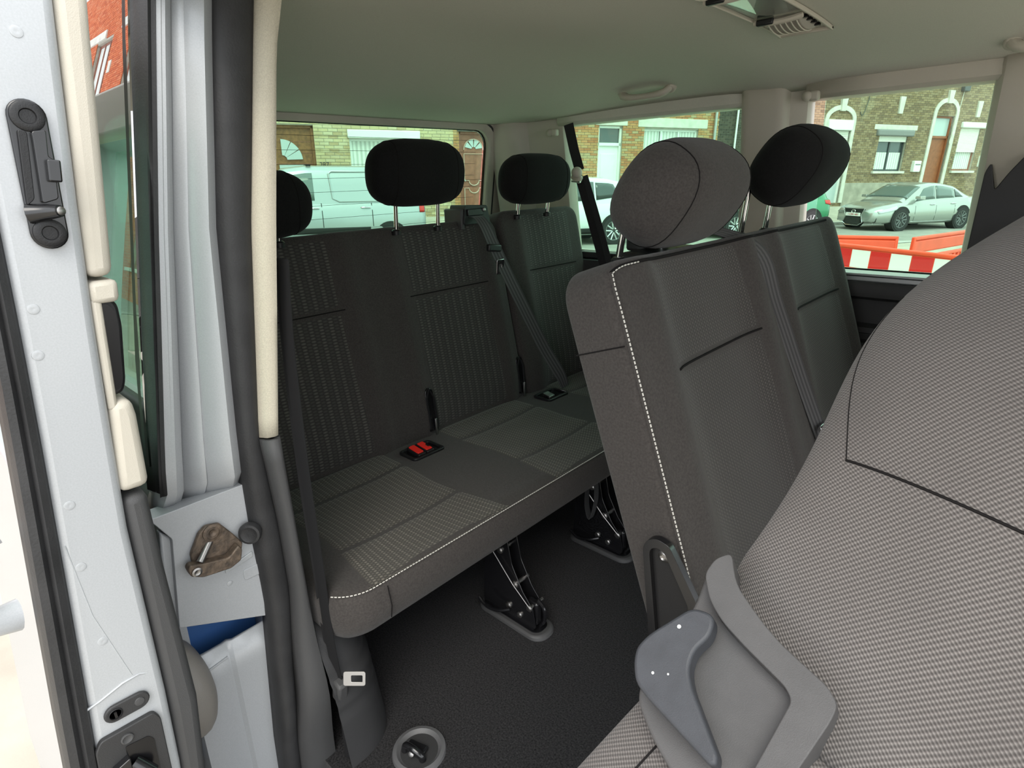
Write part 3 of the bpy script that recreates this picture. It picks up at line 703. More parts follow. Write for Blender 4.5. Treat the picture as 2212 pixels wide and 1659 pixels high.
# backrests
top = Vector((-1.475, 0, 1.012)); low = Vector((-1.345, 0, .375)); ev = (top - low).normalized(); eu = Vector((0, 1, 0)); Hb = (top - low).length + .012
def backrest(y0, y1, name, extra=0.):
    W = y1 - y0; o = (top + low) / 2 + Vector((-.06, (y0 + y1) / 2, extra / 2))
    def det(x, y):
        yy = x + (y0 + y1) / 2; z = 0
        for c in (.685, 1.243, 1.80):
            z += -.014 * math.exp(-((yy - c) / .165) ** 6) * (1 - .3 * y / Hb) + .008 * math.exp(-((abs(yy - c) - .20) / .03) ** 2)
        return z - .010 * math.exp(-((y + Hb / 2) / .06) ** 2)
    return Pad(o, eu, ev, W, Hb + extra, .062, .055, r=.05, p=9, detail=det), o
pd, o1 = backrest(YB0, 1.508, 'backrest'); pdob = pd.body('backrest', M['fabric'], rb, 70, 44)
pd2, o2 = backrest(1.514, YB1, 'backrest', .018); pd2ob = pd2.body('backrest', M['fabric'], rb, 40, 44)
for (pad, ob, o, y0, y1) in ((pd, pdob, o1, .53, .855), (pd, pdob, o1, 1.072, 1.415), (pd2, pd2ob, o2, 1.622, 1.925)):
    xa, xb = y0 - o.y, y1 - o.y; ys = (.81 - (top.z + low.z) / 2) / ev.z
    lo = -pad.H / 2 + .02; hi = pad.H / 2 - .012
    eg = lambda y, xa=xa, xb=xb: (xa + .010 * math.sin((y + .3) * 4), xb - .010 * math.sin((y + .3) * 4))
    pad.panel('back_insert', M['insert'], ob, xa, xb, lo, ys - .002, edge=eg, nv=30)
    pad.panel('back_insert', M['insert'], ob, xa, xb, ys + .002, hi, edge=eg, nv=20)
    pad.line('seam', M['seam'], ob, [(lerp(xa + .005, xb - .005, t), ys) for t in frange(0, 1, 12)], .0016)
# slots in the backrest for the belt buckles
for (y, z0, z1, ob) in ((1.062, .385, .56, pdob), (1.492, .385, .56, pdob)):
    a = pd.at(y - o1.y, (z1 - .03 - (top.z + low.z) / 2) / ev.z, 0); b = pd.at(y - o1.y, (z0 + .01 - (top.z + low.z) / 2) / ev.z, 0)
    a, b = b, a
    L = (b - a).length; up = (b - a).normalized()
    pts = [(-.017, 0), (.017, 0)] + [(.0155 * math.cos(math.pi * k / 8), L - .016 + .016 * math.sin(math.pi * k / 8)) for k in range(9)]
    sl_ = MB().prism(pts, a - Vector((.006, 0, 0)), (0, 1, 0), up, .014).build('buckle_slot', M['frit'], ob, bevel=.002, label='dark buckle slot in the backrest')
    MB().tube([a + Vector((.008, .014, .01)), a + up * (L - .03) + Vector((.009, .014, 0)), a + up * L + Vector((.008, 0, 0)), a + up * (L - .03) + Vector((.009, -.014, 0)), a + Vector((.008, -.014, .01))], .004, 6).build('slot_rim', M['black'], sl_)
    MB().box(a + Vector((.012, .004, .015)), (.006, .008, .055)).build('buckle_stalk', M['steel'], sl_, bevel=.002)
# headrests
headrest(rb, (-1.445, .625, 1.110), .33, .165, .13, .12, M['fabric_black_backlit'], posts=(.548, .704), z_post=1.01)
headrest(rb, (-1.445, 1.148, 1.175), .335, .185, .13, .12, M['fabric_black_backlit'], posts=(1.067, 1.227), z_post=1.01)
headrest(rb, (-1.445, 1.680, 1.148), .335, .170, .13, .12, M['fabric_black_backlit'], posts=(1.598, 1.762), z_post=1.02)
# buckle trays on the cushion
for (yc, red) in ((.955, True), (1.56, False)):
    o = Vector((-1.283, yc, seat_z(-1.283, yc)))
    tr = MB().ring(rrect(.115, .082, .012, 4), rrect(.098, .064, .008, 4), o, (0, 1, 0), (-1, 0, 0), .010).build('buckle_tray', M['black'], rb, bevel=.002)
    MB().prism(rrect(.10, .066, .008, 4), o + Vector((0, 0, .0015)), (0, 1, 0), (-1, 0, 0), .003).build('tray_floor', M['frit'], tr)
    if red:
        for k, dy in enumerate((-.020, .012)):
            bk = MB().prism(rrect(.027, .060, .004, 3), o + Vector((-.002, dy, .003)), (0, 1, .0), (-1, 0, .12), .012).build('buckle', M['black'], tr, bevel=.002)
            shape = rrect(.021, .046, .003, 3) if k == 0 else round_poly([(-.0105, -.023), (.0105, -.023), (.0105, -.012), (.004, -.012), (.004, .006), (.0105, .006), (.0105, .023), (-.0105, .023)], .0015, 2)
            MB().prism(shape, o + Vector((-.002, dy, .014)), (0, 1, 0), (-1, 0, .12), .004).build('release_button', M['red'], bk, bevel=.001, label='red buckle release button')
    else:
        MB().prism(rrect(.03, .035, .003, 3), o + Vector((0, -.015, .004)), (0, 1, 0), (-1, 0, .2), .010).build('buckle', M['steel'], tr, bevel=.002)
        MB().tube([o + Vector((.034, -.05, .010)), o + Vector((.034, .05, .010)), o + Vector((-.02, .052, .010))], .002, 6).build('chrome_edge', M['chrome'], tr)
# feet: base tray, bracket, bolts
def foot(px, py, first):
    t_ = P(px, py, z=0.0); yc = t_.y - .012; x1 = t_.x + .004; x0 = x1 - .245
    ft = MB().prism(rrect(x1 - x0, .088, .038, 6), ((x0 + x1) / 2, yc, 0), (1, 0, 0), (0, 1, 0), .016, .06).build('foot', M['mid_plastic'] if False else M['trim_grey'], rb, bevel=.005)
    MB().prism(rrect(x1 - x0 - .035, .056, .022, 6), ((x0 + x1) / 2 - .004, yc, .0155), (1, 0, 0), (0, 1, 0), .003).build('foot_recess', M['frit'], ft)
    for s_ in (-1, 1):
        pl = [(x0 + .02, .012), (x1 - .045, .012), (x1 - .03, .03), (x1 - .04, .085), (x1 - .075, .125), (x1 - .11, .19), (x1 - .13, .29), (x0 + .0, .29), (x0 + .03, .16)]
        MB().prism(round_poly(pl, .008), (0, yc + s_ * .018 - .0015, 0), (1, 0, 0), (0, 0, 1), .003).build('bracket', M['gloss_black'], ft, bevel=.001)
    for (dx, z, r) in ((-.05, .085, .010), (-.10, .135, .011), (-.125, .055, .010), (-.085, .045, .009), (-.15, .22, .010)):
        MB().tube([(x1 + dx, yc - .030, z), (x1 + dx, yc + .028, z)], r * .55, 10).build('pin', M['steel'], ft)
        MB().lathe([(r, 0), (r, .004), (r * .7, .006), (r * .35, .004)], (x1 + dx, yc - .022, z), (0, -1, 0), 14).build('bolt', M['steel'], ft)
    MB().box((x1 - .055, yc, .06), (.04, .022, .07)).build('latch_block', M['gloss_black'], ft, bevel=.006)
    MB().tube(smooth_path([(x1 - .04, yc, .10), (x1 - .02, yc, .085), (x1 - .018, yc, .05), (x1 - .035, yc, .02)], 4), .005, 8).build('hook', M['gloss_black'], ft)
    MB().tube([(x1 - .20, yc - .03, .24), (x1 - .10, yc - .032, .14), (x1 - .045, yc - .028, .09)], .0012, 5).build('cable', M['steel'], ft)
    if not first:
        MB().strap(smooth_path([(x1 - .12, yc - .045, .27), (x1 - .115, yc - .05, .20), (x1 - .13, yc - .055, .13), (x1 - .15, yc - .05, .17), (x1 - .15, yc - .045, .25)], 4), (0, 1, 0), .022).build('pull_loop', M['trim_grey'], ft)
    MB().tube(smooth_path([(x0 + .03, yc - .05, .05), (x0 + .06, yc - .05, .035), (x0 + .10, yc - .045, .04), (x0 + .13, yc - .03, .05)], 4), .005, 8).build('release_bar', M['gloss_black'], ft)
foot(1192, 1372, True); foot(1372, 1207, False)
MB().bx(-1.35, -.98, .62, 1.92, .262, .285).build('seat_frame', M['gloss_black'], rb, bevel=.006)

# belts of the rear bench
def tongue(root, o, ex, ey, s_=1.0, long=.05):
    tg = MB().ring(rrect(.034 * s_, long * s_, .004, 3), rrect(.014 * s_, long * .5 * s_, .003, 3, 0, -.003), o, ex, ey, .003).build('tongue', M['chrome'], root, bevel=.0008, label='chrome belt tongue')
    q = Vector(o) + Vector(ey).normalized() * (long * .62 * s_)
    return tg
b1 = thing('seat_belt', (-1.40, 1.56, .45), 'grey lap and shoulder belt crossing between the middle and far rear seats', 'seat belt')
pts = [(-1.50, 1.395, 1.028), (-1.455, 1.392, 1.036), (-1.425, 1.397, 1.008), (-1.400, 1.41, .945), (-1.376, 1.455, .83), (-1.345, 1.52, .68), (-1.325, 1.575, .565), (-1.305, 1.605, .50), (-1.29, 1.628, .45), (-1.285, 1.645, .405)]
MB().strap(smooth_path(pts, 5), [Vector((0, 1, 0)).lerp(Vector((.35, .94, 0)), min(1, i / 46)) for i in range(46)], [.047 if i < 38 else lerp(.047, .03, (i - 38) / 8) for i in range(46)], .0016).build('webbing', M['webbing'], b1, smooth=50)
o = Vector((-1.391, 1.413, .905)); tg = tongue(b1, o - Vector((-.004, -.008, .032)), (0, 1, 0), (.1, -.12, .9))
MB().box((-1.396, 1.406, .936), (.016, .060, .024), Matrix.Rotation(-.12, 3, 'X')).build('tongue_cover', M['black'], tg, bevel=.005)
MB().lathe([(.0065, 0), (.0065, .003), (.004, .004)], (-1.322, 1.589, .543), (1, -.2, .2), 14).build('stop_button', M['black'], b1)
rt = MB().prism(round_poly([(-.055, 0), (.050, 0), (.075, -.035), (.055, .058), (-.045, .062)], .008), (-1.47, 1.40, 1.012), (0, 1, 0), (0, 0, 1), -.075).build('retractor_cover', M['black'], b1, bevel=.006)
MB().bx(-1.56, -1.475, 1.338, 1.354, .995, 1.062).build('cover_side', M['trim_grey'], rt, bevel=.004)
MB().box((-1.466, 1.395, 1.050), (.006, .070, .022)).build('belt_mouth', M['frit'], rt, bevel=.002)
MB().lathe([(.007, 0), (.007, .006), (.004, .008)], (-1.466, 1.432, 1.056), (1, 0, 0), 12).build('stud', M['steel'], rt)
b2 = thing('seat_belt', (-1.40, 1.95, .85), 'black shoulder belt hanging from the far rear pillar through a beige guide', 'seat belt')
yw = lambda z: yfar(z) - .055
aT = P(1228, 268, y=1.90); aM = P(1252, 380, y=1.915); aB = P(1305, 580, y=1.96); a2 = P(1275, 470, y=1.93)
MB().strap([aT, aT.lerp(aM, .5), aM + Vector((0, 0, .02))], (1, .3, 0), .038).build('upper_webbing', M['webbing_black'], b2)
MB().strap(smooth_path([aM + Vector((-.005, 0, 0)), a2, aB], 5), (1, .25, 0), .030).build('lower_webbing', M['webbing_black'], b2)
MB().strap(smooth_path([aM + Vector((.015, .01, 0)), a2 + Vector((.02, .015, 0)), aB + Vector((.02, .015, 0))], 5), (1, .6, 0), .026).build('lower_webbing', M['webbing_black'], b2)
g = MB().lathe([(.012, -.012), (.020, -.006), (.021, .004), (.015, .012), (.006, .014)], aM + Vector((.002, -.02, .012)), (.5, -.85, .15), 20).build('belt_guide', M['beige'], b2, smooth=60)
MB().box(aM + Vector((-.004, -.012, -.006)), (.046, .022, .030), Matrix.Rotation(.5, 3, 'Y')).build('guide_body', M['beige'], g, bevel=.008)
MB().tube([aM + Vector((-.022, -.02, -.018)), aM + Vector((.018, -.02, -.022))], .0035, 8).build('guide_bar', M['chrome'], g)
# near belt along the doorway pillar
b3 = thing('seat_belt', (-.95, .43, .1), 'black seat belt hanging down the doorway pillar with an unbuckled chrome tongue', 'seat belt')
pts = [P(612, 560, x=-.96), P(622, 720, x=-.955), P(640, 880, x=-.945), P(662, 1050, x=-.93), P(690, 1230, x=-.92), P(712, 1380, x=-.915), P(735, 1490, x=-.91)]
MB().strap(smooth_path(pts, 6), (.9, .25, 0), .024, .002).build('webbing', M['webbing_black'], b3, smooth=50)
MB().strap(smooth_path([p + Vector((-.015, .004, 0)) for p in pts], 6), (.8, .5, 0), .022, .002).build('webbing_return', M['webbing_black'], b3, smooth=50)
pt = P(735, 1490, x=-.905)
tc_ = MB().box(pt, (.028, .024, .055), Matrix.Rotation(.25, 3, 'Y')).build('tongue_cover', M['trim_grey'], b3, bevel=.006)
q = P(766, 1465, x=-.855); MB().ring(rrect(.044, .028, .004, 3), rrect(.022, .013, .002, 3, .005, 0), q, RX, -RY + RX * .35, .0025).build('tongue', M['steel'], tc_, bevel=.0006, label='chrome belt tongue')
MB().strap([pt + Vector((0, 0, -.01)), P(742, 1560, x=-.905), P(752, 1640, x=-.90), P(758, 1680, x=-.90)], (.9, .2, 0), .012, .003).build('lower_webbing', M['webbing_black'], b3)

# ------------------------------------------------------------------ middle row bench
mbn = thing('middle_bench', (-.35, 1.35, 0), 'two-seat charcoal cloth bench in the middle row with white stitched edge', 'bench seat')
MT = Vector((-.513, 0, 1.012)); ML = Vector((-.285, 0, .345)); ev2 = (MT - ML).normalized(); H2 = (MT - ML).length; YM0, YM1 = .765, 1.93
o3 = (MT + ML) / 2 + Vector((-.052, (YM0 + YM1) / 2, -.018)); W2 = YM1 - YM0
def det3(x, y):
    yy = x + o3.y; z = 0
    for c in (1.078, 1.665):
        z += -.016 * math.exp(-((yy - c) / .175) ** 6) + .010 * math.exp(-((abs(yy - c) - .215) / .035) ** 2)
    return z
pm = Pad(o3, eu, ev2, W2, H2 + .03, .058, .060, r=.055, p=11, detail=det3); pmo = pm.body('backrest', M['fabric'], mbn, 80, 54)
ysm = (.812 - o3.z) / ev2.z
for (y0, y1) in ((.892, 1.262), (1.488, 1.835)):
    xa, xb = y0 - o3.y, y1 - o3.y
    eg = lambda y, xa=xa, xb=xb: (xa + .014 * math.sin((ysm - y) * 5) - .012 * max(0, y - ysm) * 4, xb + .012 * math.sin((ysm - y) * 5) - .03 * max(0, y - ysm) * 1.0)
    pm.panel('back_insert', M['insert_fine'], pmo, xa, xb, -pm.H / 2 + .05, ysm - .002, edge=eg, nv=34)
    pm.panel('back_insert', M['insert_fine'], pmo, xa, xb, ysm + .002, pm.H / 2 - .012, edge=eg, nv=24)
    pm.line('seam', M['seam'], pmo, [(lerp(xa + .003, xb - .003, t), ysm) for t in frange(0, 1, 14)], .0022)
# white stitched piping on the near front edge
edge_pts = []
for y in frange(-pm.H / 2 + .04, pm.H / 2 - .011, 110): edge_pts.append(pm.at(-W2 / 2 + .011, y, .001))
MB().tube(edge_pts, .0032, 8).build('piping', M['fabric'], pmo)
stitches(pmo, [p + Vector((.0028, -.001, .001)) for p in edge_pts], .0013, .0075)
tp = [pm.at(x, pm.H / 2 - .011, .001) for x in frange(-W2 / 2 + .011, W2 / 2 - .08, 110)]
MB().tube(tp, .0030, 8).build('piping', M['seam'], pmo)
stitches(pmo, [p + Vector((.003, 0, .0)) for p in tp[:8]], .0012, .0075)
sp_ = [pm.o + pm.eu * (-W2 / 2 - .0005) + pm.ev * (pm.H / 2 - .135) + pm.en * e for e in frange(-.05, .05, 10)]
MB().tube(sp_, .0012, 5).build('seam', M['seam'], pmo)
headrest(mbn, (-.560, 1.082, 1.114), .340, .198, .158, .62, M['fabric'], posts=(.955, 1.115), z_post=.995, pdx=-.015)
headrest(mbn, (-.522, 1.598, 1.158), .340, .190, .150, .62, M['fabric_black_backlit'], posts=(1.468, 1.625), z_post=.998, pdx=-.04)
# hinge bracket low on the near side
yh = YM0 - .006
def HB(px, py): q = P(px, py, y=yh); return (q.x, q.z)
out_ = [HB(1395, 1175), HB(1405, 1160), HB(1425, 1158), HB(1452, 1175), HB(1512, 1300), HB(1512, 1420), HB(1410, 1420)]
inn_ = [HB(1409, 1190), HB(1412, 1180), HB(1425, 1177), HB(1442, 1190), HB(1492, 1305), HB(1492, 1420), HB(1426, 1420)]
hb = MB().prism(round_poly(out_, .008), (0, yh + .004, 0), (1, 0, 0), (0, 0, 1), .003).build('hinge_plate', M['black'], mbn, bevel=.001, label='black metal hinge bracket')
MB().ring(round_poly(out_, .008), round_poly(inn_, .006), (0, yh + .002, 0), (1, 0, 0), (0, 0, 1), .012).build('hinge_flange', M['gloss_black'], hb, bevel=.002)
q = P(1437, 1200, y=yh); MB().lathe([(.011, 0), (.011, .004), (.006, .007), (.004, .005)], q, (0, -1, 0), 18).build('rivet', M['steel'], hb)
# cushion of the middle bench (mostly hidden)
def mring(y):
    k = min(1, max(.0, min(y - YM0 - .02, YM1 - y) / .04)) ** .5; mz = .34
    pts = [(-.33, .27), (-.14, .27), (-.10, .30), (-.095, .36), (-.12, .40), (-.18, .405), (-.24, .395), (-.30, .38)]
    return [(p[0], y, mz + (p[1] - mz) * (.6 + .4 * k)) for p in pts]
mc = MB().loft([mring(y) for y in sorted(frange(YM0 + .02, YM0 + .07, 6) + frange(YM0 + .08, YM1 - .05, 20) + frange(YM1 - .04, YM1, 5))]).build('seat_cushion', M['fabric'], mbn, smooth=60)
for y in (1.0, 1.7):
    MB().bx(-.30, -.14, y - .02, y + .02, .0, .265).build('leg', M['gloss_black'], mbn, bevel=.006)
b4 = thing('seat_belt', (-.40, 1.36, .45), 'grey seat belt running down between the two middle row seats', 'seat belt')
q0 = lambda y, z, off=.006: pm.at(y - o3.y, (z - o3.z) / ev2.z, off)
pts = [(-.66, 1.13, 1.02), (-.62, 1.19, 1.035), (-.565, 1.255, 1.030), (-.512, 1.300, 1.004), q0(1.322, .94, .008), q0(1.345, .86), q0(1.368, .78), q0(1.392, .68), q0(1.410, .60), q0(1.425, .53)]
MB().strap(smooth_path(pts, 5), [Vector((.25, .95, 0))] * 46, .047, .0016).build('webbing', M['webbing'], b4, smooth=50)
q = q0(1.425, .535, .012); MB().ring(rrect(.055, .045, .005, 3), rrect(.040, .022, .003, 3, 0, -.004), q, (0, 1, 0), ev2, .006).build('tongue', M['chrome'], b4, bevel=.001, label='chrome belt tongue')
MB().prism(rrect(.10, .05, .01, 3), (-.66, 1.13, 1.0), (0, 1, 0), (1, 0, 0), -.05).build('retractor_cover', M['black'], b4, bevel=.006)
MB().box((-.60, 1.10, .992), (.10, .19, .03)).build('belt_housing', M['black'], b4, bevel=.008)

# ------------------------------------------------------------------ tipped seat in the foreground
fo = Vector((-.164, .45, .83)); e1 = Vector((.956, -.25, -.15)).normalized(); e2 = Vector((.25, .79, .56)); e2 = (e2 - e1 * e2.dot(e1)).normalized(); en = e1.cross(e2)
fs = thing('tipped_seat', (.15, .45, 0), 'coarse grey woven seat tipped over in the right foreground with slate plastic recliner cover', 'car seat')
WS, HS = .62, .78
fc = fo + e1 * (WS / 2 - .012) + e2 * (HS / 2 - .075) - en * .07
def detf(x, y):
    g = 0.
    return .085 * math.cos(math.pi * min(.5, abs(y - .06) / HS)) + .012 * math.cos(math.pi * x / WS) + (g if x > -WS / 2 + .075 else 0)
pf = Pad(fc, e1, e2, WS, HS, .05, .05, r=.10, p=3.2, detail=detf)
_pl = pf.plan
def warp(x, y):
    x, y = _pl(x, y); return x - .052 * math.exp(-((y - .0) / .17) ** 2) * (.5 - x / WS), y
pf.plan = warp
pfo = pf.body('backrest', M['coarse'], fs, 120, 140)
def SL(px, py, off=.05):
    d = ray(px, py); o = fo + en * off; t = (o - CAM).dot(en) / d.dot(en); q = CAM + d * t - fo
    return q.dot(e1) - (WS / 2 - .012), q.dot(e2) - (HS / 2 - .075)
SA, SB, SC = SL(1858, 948), SL(2212, 1120), SL(2049, 622)
dx_, dy_ = SB[0] - SA[0], SB[1] - SA[1]
pf.line('seam', M['seam'], pfo, [(SA[0] + dx_ * t, SA[1] + dy_ * t) for t in frange(0, 1.9, 40)], .0013, .0)
pf.line('seam', M['seam'], pfo, [(lerp(SA[0], SC[0], t) - .012 * math.sin(math.pi * t), lerp(SA[1], SC[1], t)) for t in frange(0, 1.1, 24)], .0005, .0003)
# cushion half, nearer the door
fc2 = fo + e1 * (WS / 2 - .0) - e2 * .30 - en * .085
pc = Pad(fc2, e1, e2, WS, .46, .05, .06, r=.07, p=4, detail=lambda x, y: .015 * math.cos(math.pi * x / WS))
pco = pc.body('seat_cushion', M['coarse'], fs, 70, 60)
pc.line('seam', M['seam'], pco, [(-WS / 2 + .045, y) for y in frange(-.2, .2, 12)], .001, .0005)
# plastic recliner cover
NP = en
def PL(px, py, off):
    d = ray(px, py); o = fo + en * off
    t = (o - CAM).dot(NP) / d.dot(NP); q = CAM + d * t; r = q - o
    return (r.dot(e1), r.dot(e2))
OF = -.022
cv = [PL(*c, OF) for c in ((1522, 1250), (1540, 1216), (1585, 1200), (1590, 1270), (1671, 1380), (1800, 1500), (1812, 1530), (1800, 1560), (1690, 1720), (1490, 1740), (1405, 1590), (1377, 1515), (1382, 1478), (1500, 1310))]
cvo = MB().prism(round_poly(cv, .012), fo + en * (OF - .05), e1, e2, .05).build('recliner_cover', M['mid_plastic'], fs, bevel=.010, seg=3, label='slate grey plastic recliner cover')
rim = [PL(*c, OF + .01) for c in ((1525, 1245), (1548, 1212), (1583, 1200), (1592, 1268), (1671, 1380), (1790, 1488), (1812, 1528), (1795, 1565), (1690, 1720), (1600, 1720), (1712, 1518), (1698, 1488), (1610, 1400), (1560, 1345), (1535, 1300))]
MB().prism(round_poly(rim, [.006, .006, .006, .012, .02, .02, .014, .014, .004, .004, .008, .008, .01, .01, .01]), fo + en * (OF - .006), e1, e2, .022).build('cover_rim', M['mid_plastic'], cvo, bevel=.007, seg=3)
lv = [PL(*c, OF + .03) for c in ((1366, 1430), (1372, 1395), (1400, 1366), (1494, 1308), (1543, 1325), (1535, 1370), (1498, 1402), (1486, 1440), (1492, 1480), (1549, 1630), (1546, 1652), (1531, 1653), (1391, 1500), (1370, 1470))]
lvo = MB().prism(round_poly(lv, .008), fo + en * (OF + .008), e1, e2, .020).build('release_lever', M['mid_plastic2'], fs, bevel=.006, seg=3, label='slate grey seat release lever')
for (px, py, r) in ((1466, 1352, .0017), (1409, 1452, .0012), (1442, 1455, .0009)):
    a, b = PL(px, py, OF + .03); MB().lathe([(r, 0), (r * .7, .0004)], fo + en * (OF + .0285) + e1 * a + e2 * b, en, 10).build('paint_speck', M['white_lens'], lvo)
# pedestal under the tipped seat
q = fc - en * .10
MB().tube([q, Vector((q.x + .02, q.y + .02, .35)), Vector((q.x + .02, q.y + .02, .01))], .030, 10).build('support_post', M['gloss_black'], fs)
MB().bx(q.x - .10, q.x + .14, q.y - .05, q.y + .09, 0, .02).build('base_plate', M['gloss_black'], fs, bevel=.004)

# ------------------------------------------------------------------ driver seat seen past the far pillar
ds = thing('driver_seat', (.05, 1.75, 0), 'black driver seat backrest and headrest at the right edge by the far pillar', 'car seat')
pdv = Pad((.0, 1.70, .74), (0, 1, 0), (-.10, 0, 1), .46, .60, .05, .05, r=.10, p=5); pdv.body('backrest', M['fabric_black_backlit'], ds, 30, 30)
headrest(ds, (-.030, 1.70, 1.145), .27, .16, .10, .05, M['fabric_black_backlit'], posts=(1.64, 1.76), z_post=1.02, seams=False)
MB().bx(-.02, .45, 1.48, 1.92, .25, .38).build('seat_cushion', M['fabric_black_backlit'], ds, bevel=.04)
MB().bx(.0, .36, 1.58, 1.90, .0, .25).build('seat_box', M['dark_plastic'], ds, bevel=.01)

# ------------------------------------------------------------------ floor anchor, ceiling fittings
c = P(906, 1622, z=0.0)
fa = thing('floor_anchor', (c.x, c.y, 0), 'grey round floor cup with a black anchor shackle in the carpet', 'anchor')
MB().lathe([(.058, 0), (.056, .006), (.048, .008), (.043, .004), (.040, .001)], (c.x, c.y, .0005), (0, 0, 1), 32).build('cup', M['trim_grey'] if False else mat('grey cup plastic', (.085, .085, .088), .5, bump=.2, bscale=900), fa, smooth=50)
MB().lathe([(.041, 0), (.041, .001)], (c.x, c.y, .0008), (0, 0, 1), 32).build('cup_floor', M['dark_plastic'], fa)
MB().tube(smooth_path([(c.x - .022, c.y - .022, .004), (c.x - .018, c.y - .02, .02), (c.x + .004, c.y - .018, .026), (c.x + .022, c.y - .012, .016), (c.x + .024, c.y - .01, .004)], 5), .0075, 10).build('shackle', M['gloss_black'], fa)
MB().box((c.x - .004, c.y - .004, .008), (.046, .026, .012), Matrix.Rotation(.3, 3, 'Z')).build('shackle_plate', M['gloss_black'], fa, bevel=.004)
MB().lathe([(.006, 0), (.006, .004), (.003, .005)], (c.x + .004, c.y - .022, .016), (.4, -.8, .5), 12).build('bolt', M['steel'], fa)

# roof lamp and vent strip
def LP(y, x, dz=0.): return Vector((x, y, hz(-.54, y) - .001 - dz))
rl = thing('roof_lamp', (-.54, 1.27, hz(-.54, 1.27)), 'long ceiling strip with reading lamp lens and air vents', 'roof lamp')
xa, xb, ya, yb = -.600, -.482, .84, 1.585
ysr = frange(ya, yb, 24)
base = MB(); base.grid(lambda a, b: LP(a, b, .0012), ysr, [xa, xb]); base.build('housing', M['beige'], rl)
for (x0, x1) in ((xa, xa + .008), (xb - .008, xb)):
    MB().loft([[LP(y, x0, .0), LP(y, x1, .0), LP(y, x1, .009), LP(y, x0, .007)] for y in ysr]).build('bezel', M['beige'], rl, bevel=.002)
for y in (ya, yb - .012):
    MB().loft([[LP(y, x, .0), LP(y + .012, x, .0), LP(y + .012, x, .008), LP(y, x, .008)] for x in (xa, xb)]).build('bezel', M['beige'], rl, bevel=.002)
def vent(y0, y1):
    v = MB().loft([[LP(y, xa + .018, .003), LP(y, xb - .018, .003), LP(y, xb - .026, .003 + .016 * math.sin(math.pi * min(max((y - y0) / (y1 - y0), .02), .98)) ** .6), LP(y, xa + .026, .003 + .016 * math.sin(math.pi * min(max((y - y0) / (y1 - y0), .02), .98)) ** .6)] for y in frange(y0, y1, 12)]).build('vent', mat('brownish vent plastic', (.30, .27, .235), .5), rl, bevel=.003)
    for k in range(6):
        x = xa + .030 + k * .0115
        MB().tube([LP(y, x, .003 + .018 * math.sin(math.pi * min(max((y - y0) / (y1 - y0), .02), .98)) ** .6) for y in frange(y0 + .012, y1 - .012, 8)], .0016, 5).build('vent_slat', M['beige'], v)
    for k in range(4):
        y = y0 + .02 + k * (y1 - y0 - .04) / 3
        MB().box(LP(y, xb - .016, .006), (.010, .010, .006)).build('vent_notch', M['frit'], v)
        MB().box(LP(y, xa + .014, .006), (.006, .014, .005)).build('vent_tab', M['beige'], v, bevel=.001)
vent(1.015, 1.165); vent(1.425, 1.545)
for y in (1.175, 1.412, 1.008):
    MB().tube([LP(y, x, .008 + .006 * math.sin(math.pi * (x - xa) / (xb - xa))) for x in frange(xa + .010, xb - .010, 8)], .006, 8).build('divider', M['beige'], rl)
    MB().box(LP(y - .004, xa + .034, .012), (.036, .012, .012)).build('switch', M['black'], rl, bevel=.003)
lens = MB().grid(lambda a, b: LP(a, b, .004 + .006 * math.sin(math.pi * (b - xa) / (xb - xa))), frange(1.185, 1.405, 14), frange(xa + .010, xb - .010, 8)).build('lens', M['clear'], rl, smooth=60)
MB().grid(lambda a, b: LP(a, b, .0025), frange(1.185, 1.405, 4), frange(xa + .010, xb - .010, 4)).build('reflector', mat('silvered lamp bowl', (.20, .235, .215), .25, metal=.5), lens)
MB().prism([(0, 0), (.10, .012), (.105, .022), (.02, .062), (-.012, .045)], LP(1.215, xa + .022, .0045), (0, 1, 0), (1, 0, 0), -.002).build('lamp_shade', M['white_lens'], lens)
lens2 = MB().grid(lambda a, b: LP(a, b, .004 + .006 * math.sin(math.pi * (b - xa) / (xb - xa))), frange(.86, 1.0, 8), frange(xa + .010, xb - .010, 8)).build('lens', M['clear'], rl, smooth=60)
MB().prism([(0, 0), (.09, .012), (.095, .02), (.02, .05)], LP(.89, xa + .03, .0045), (0, 1, 0), (1, 0, 0), -.002).build('lamp_shade', M['white_lens'], lens2)

def grab(x0, x1, y, label):
    xm = (x0 + x1) / 2; z = hz(xm, y); g = thing('grab_handle', (xm, y, z), label, 'handle', 'grab handles along the far roof edge')
    n = Vector((0, -.75, -.66)); path = []
    for k in range(15):
        t = k / 14; lift = .050 * (math.sin(math.pi * t) ** .45); path.append(Vector((lerp(x0, x1, t), y, z)) + n * lift + Vector((0, .02, .012)) * math.sin(math.pi * t))
    MB().tube(path, [.0155 - .003 * math.sin(math.pi * k / 14) for k in range(15)], 10, flat=.8).build('grip', M['beige'], g, smooth=70)
    for x in (x0, x1):
        MB().lathe([(.018, -.006), (.017, .006), (.012, .010)], (x, y, z - .002), n, 16).build('mount', M['beige'], g, smooth=60)
grab(-1.195, -1.020, 1.845, 'beige curved grab handle above the far rear side window')
grab(-.185, -.02, 1.855, 'beige grab handle at the upper right corner of the frame')
def hook(px, py, x, label):
    q = P(px, py, y=1.925) ; h = thing('blind_hook', q, label, 'hook', 'sun blind hooks on the window pillars')
    MB().lathe([(.010, -.01), (.014, .004), (.012, .012), (.006, .016)], q, (-.5, -.8, 0), 16).build('knob', M['beige'], h, smooth=60)
    MB().box(q + Vector((.016, .004, .0)), (.026, .022, .026)).build('clip', M['beige'], h, bevel=.005)
hook(1746, 208, 0, 'small beige blind hook at the top of the pillar between the far windows')
hook(1190, 287, 0, 'small beige blind hook beside the black shoulder belt')

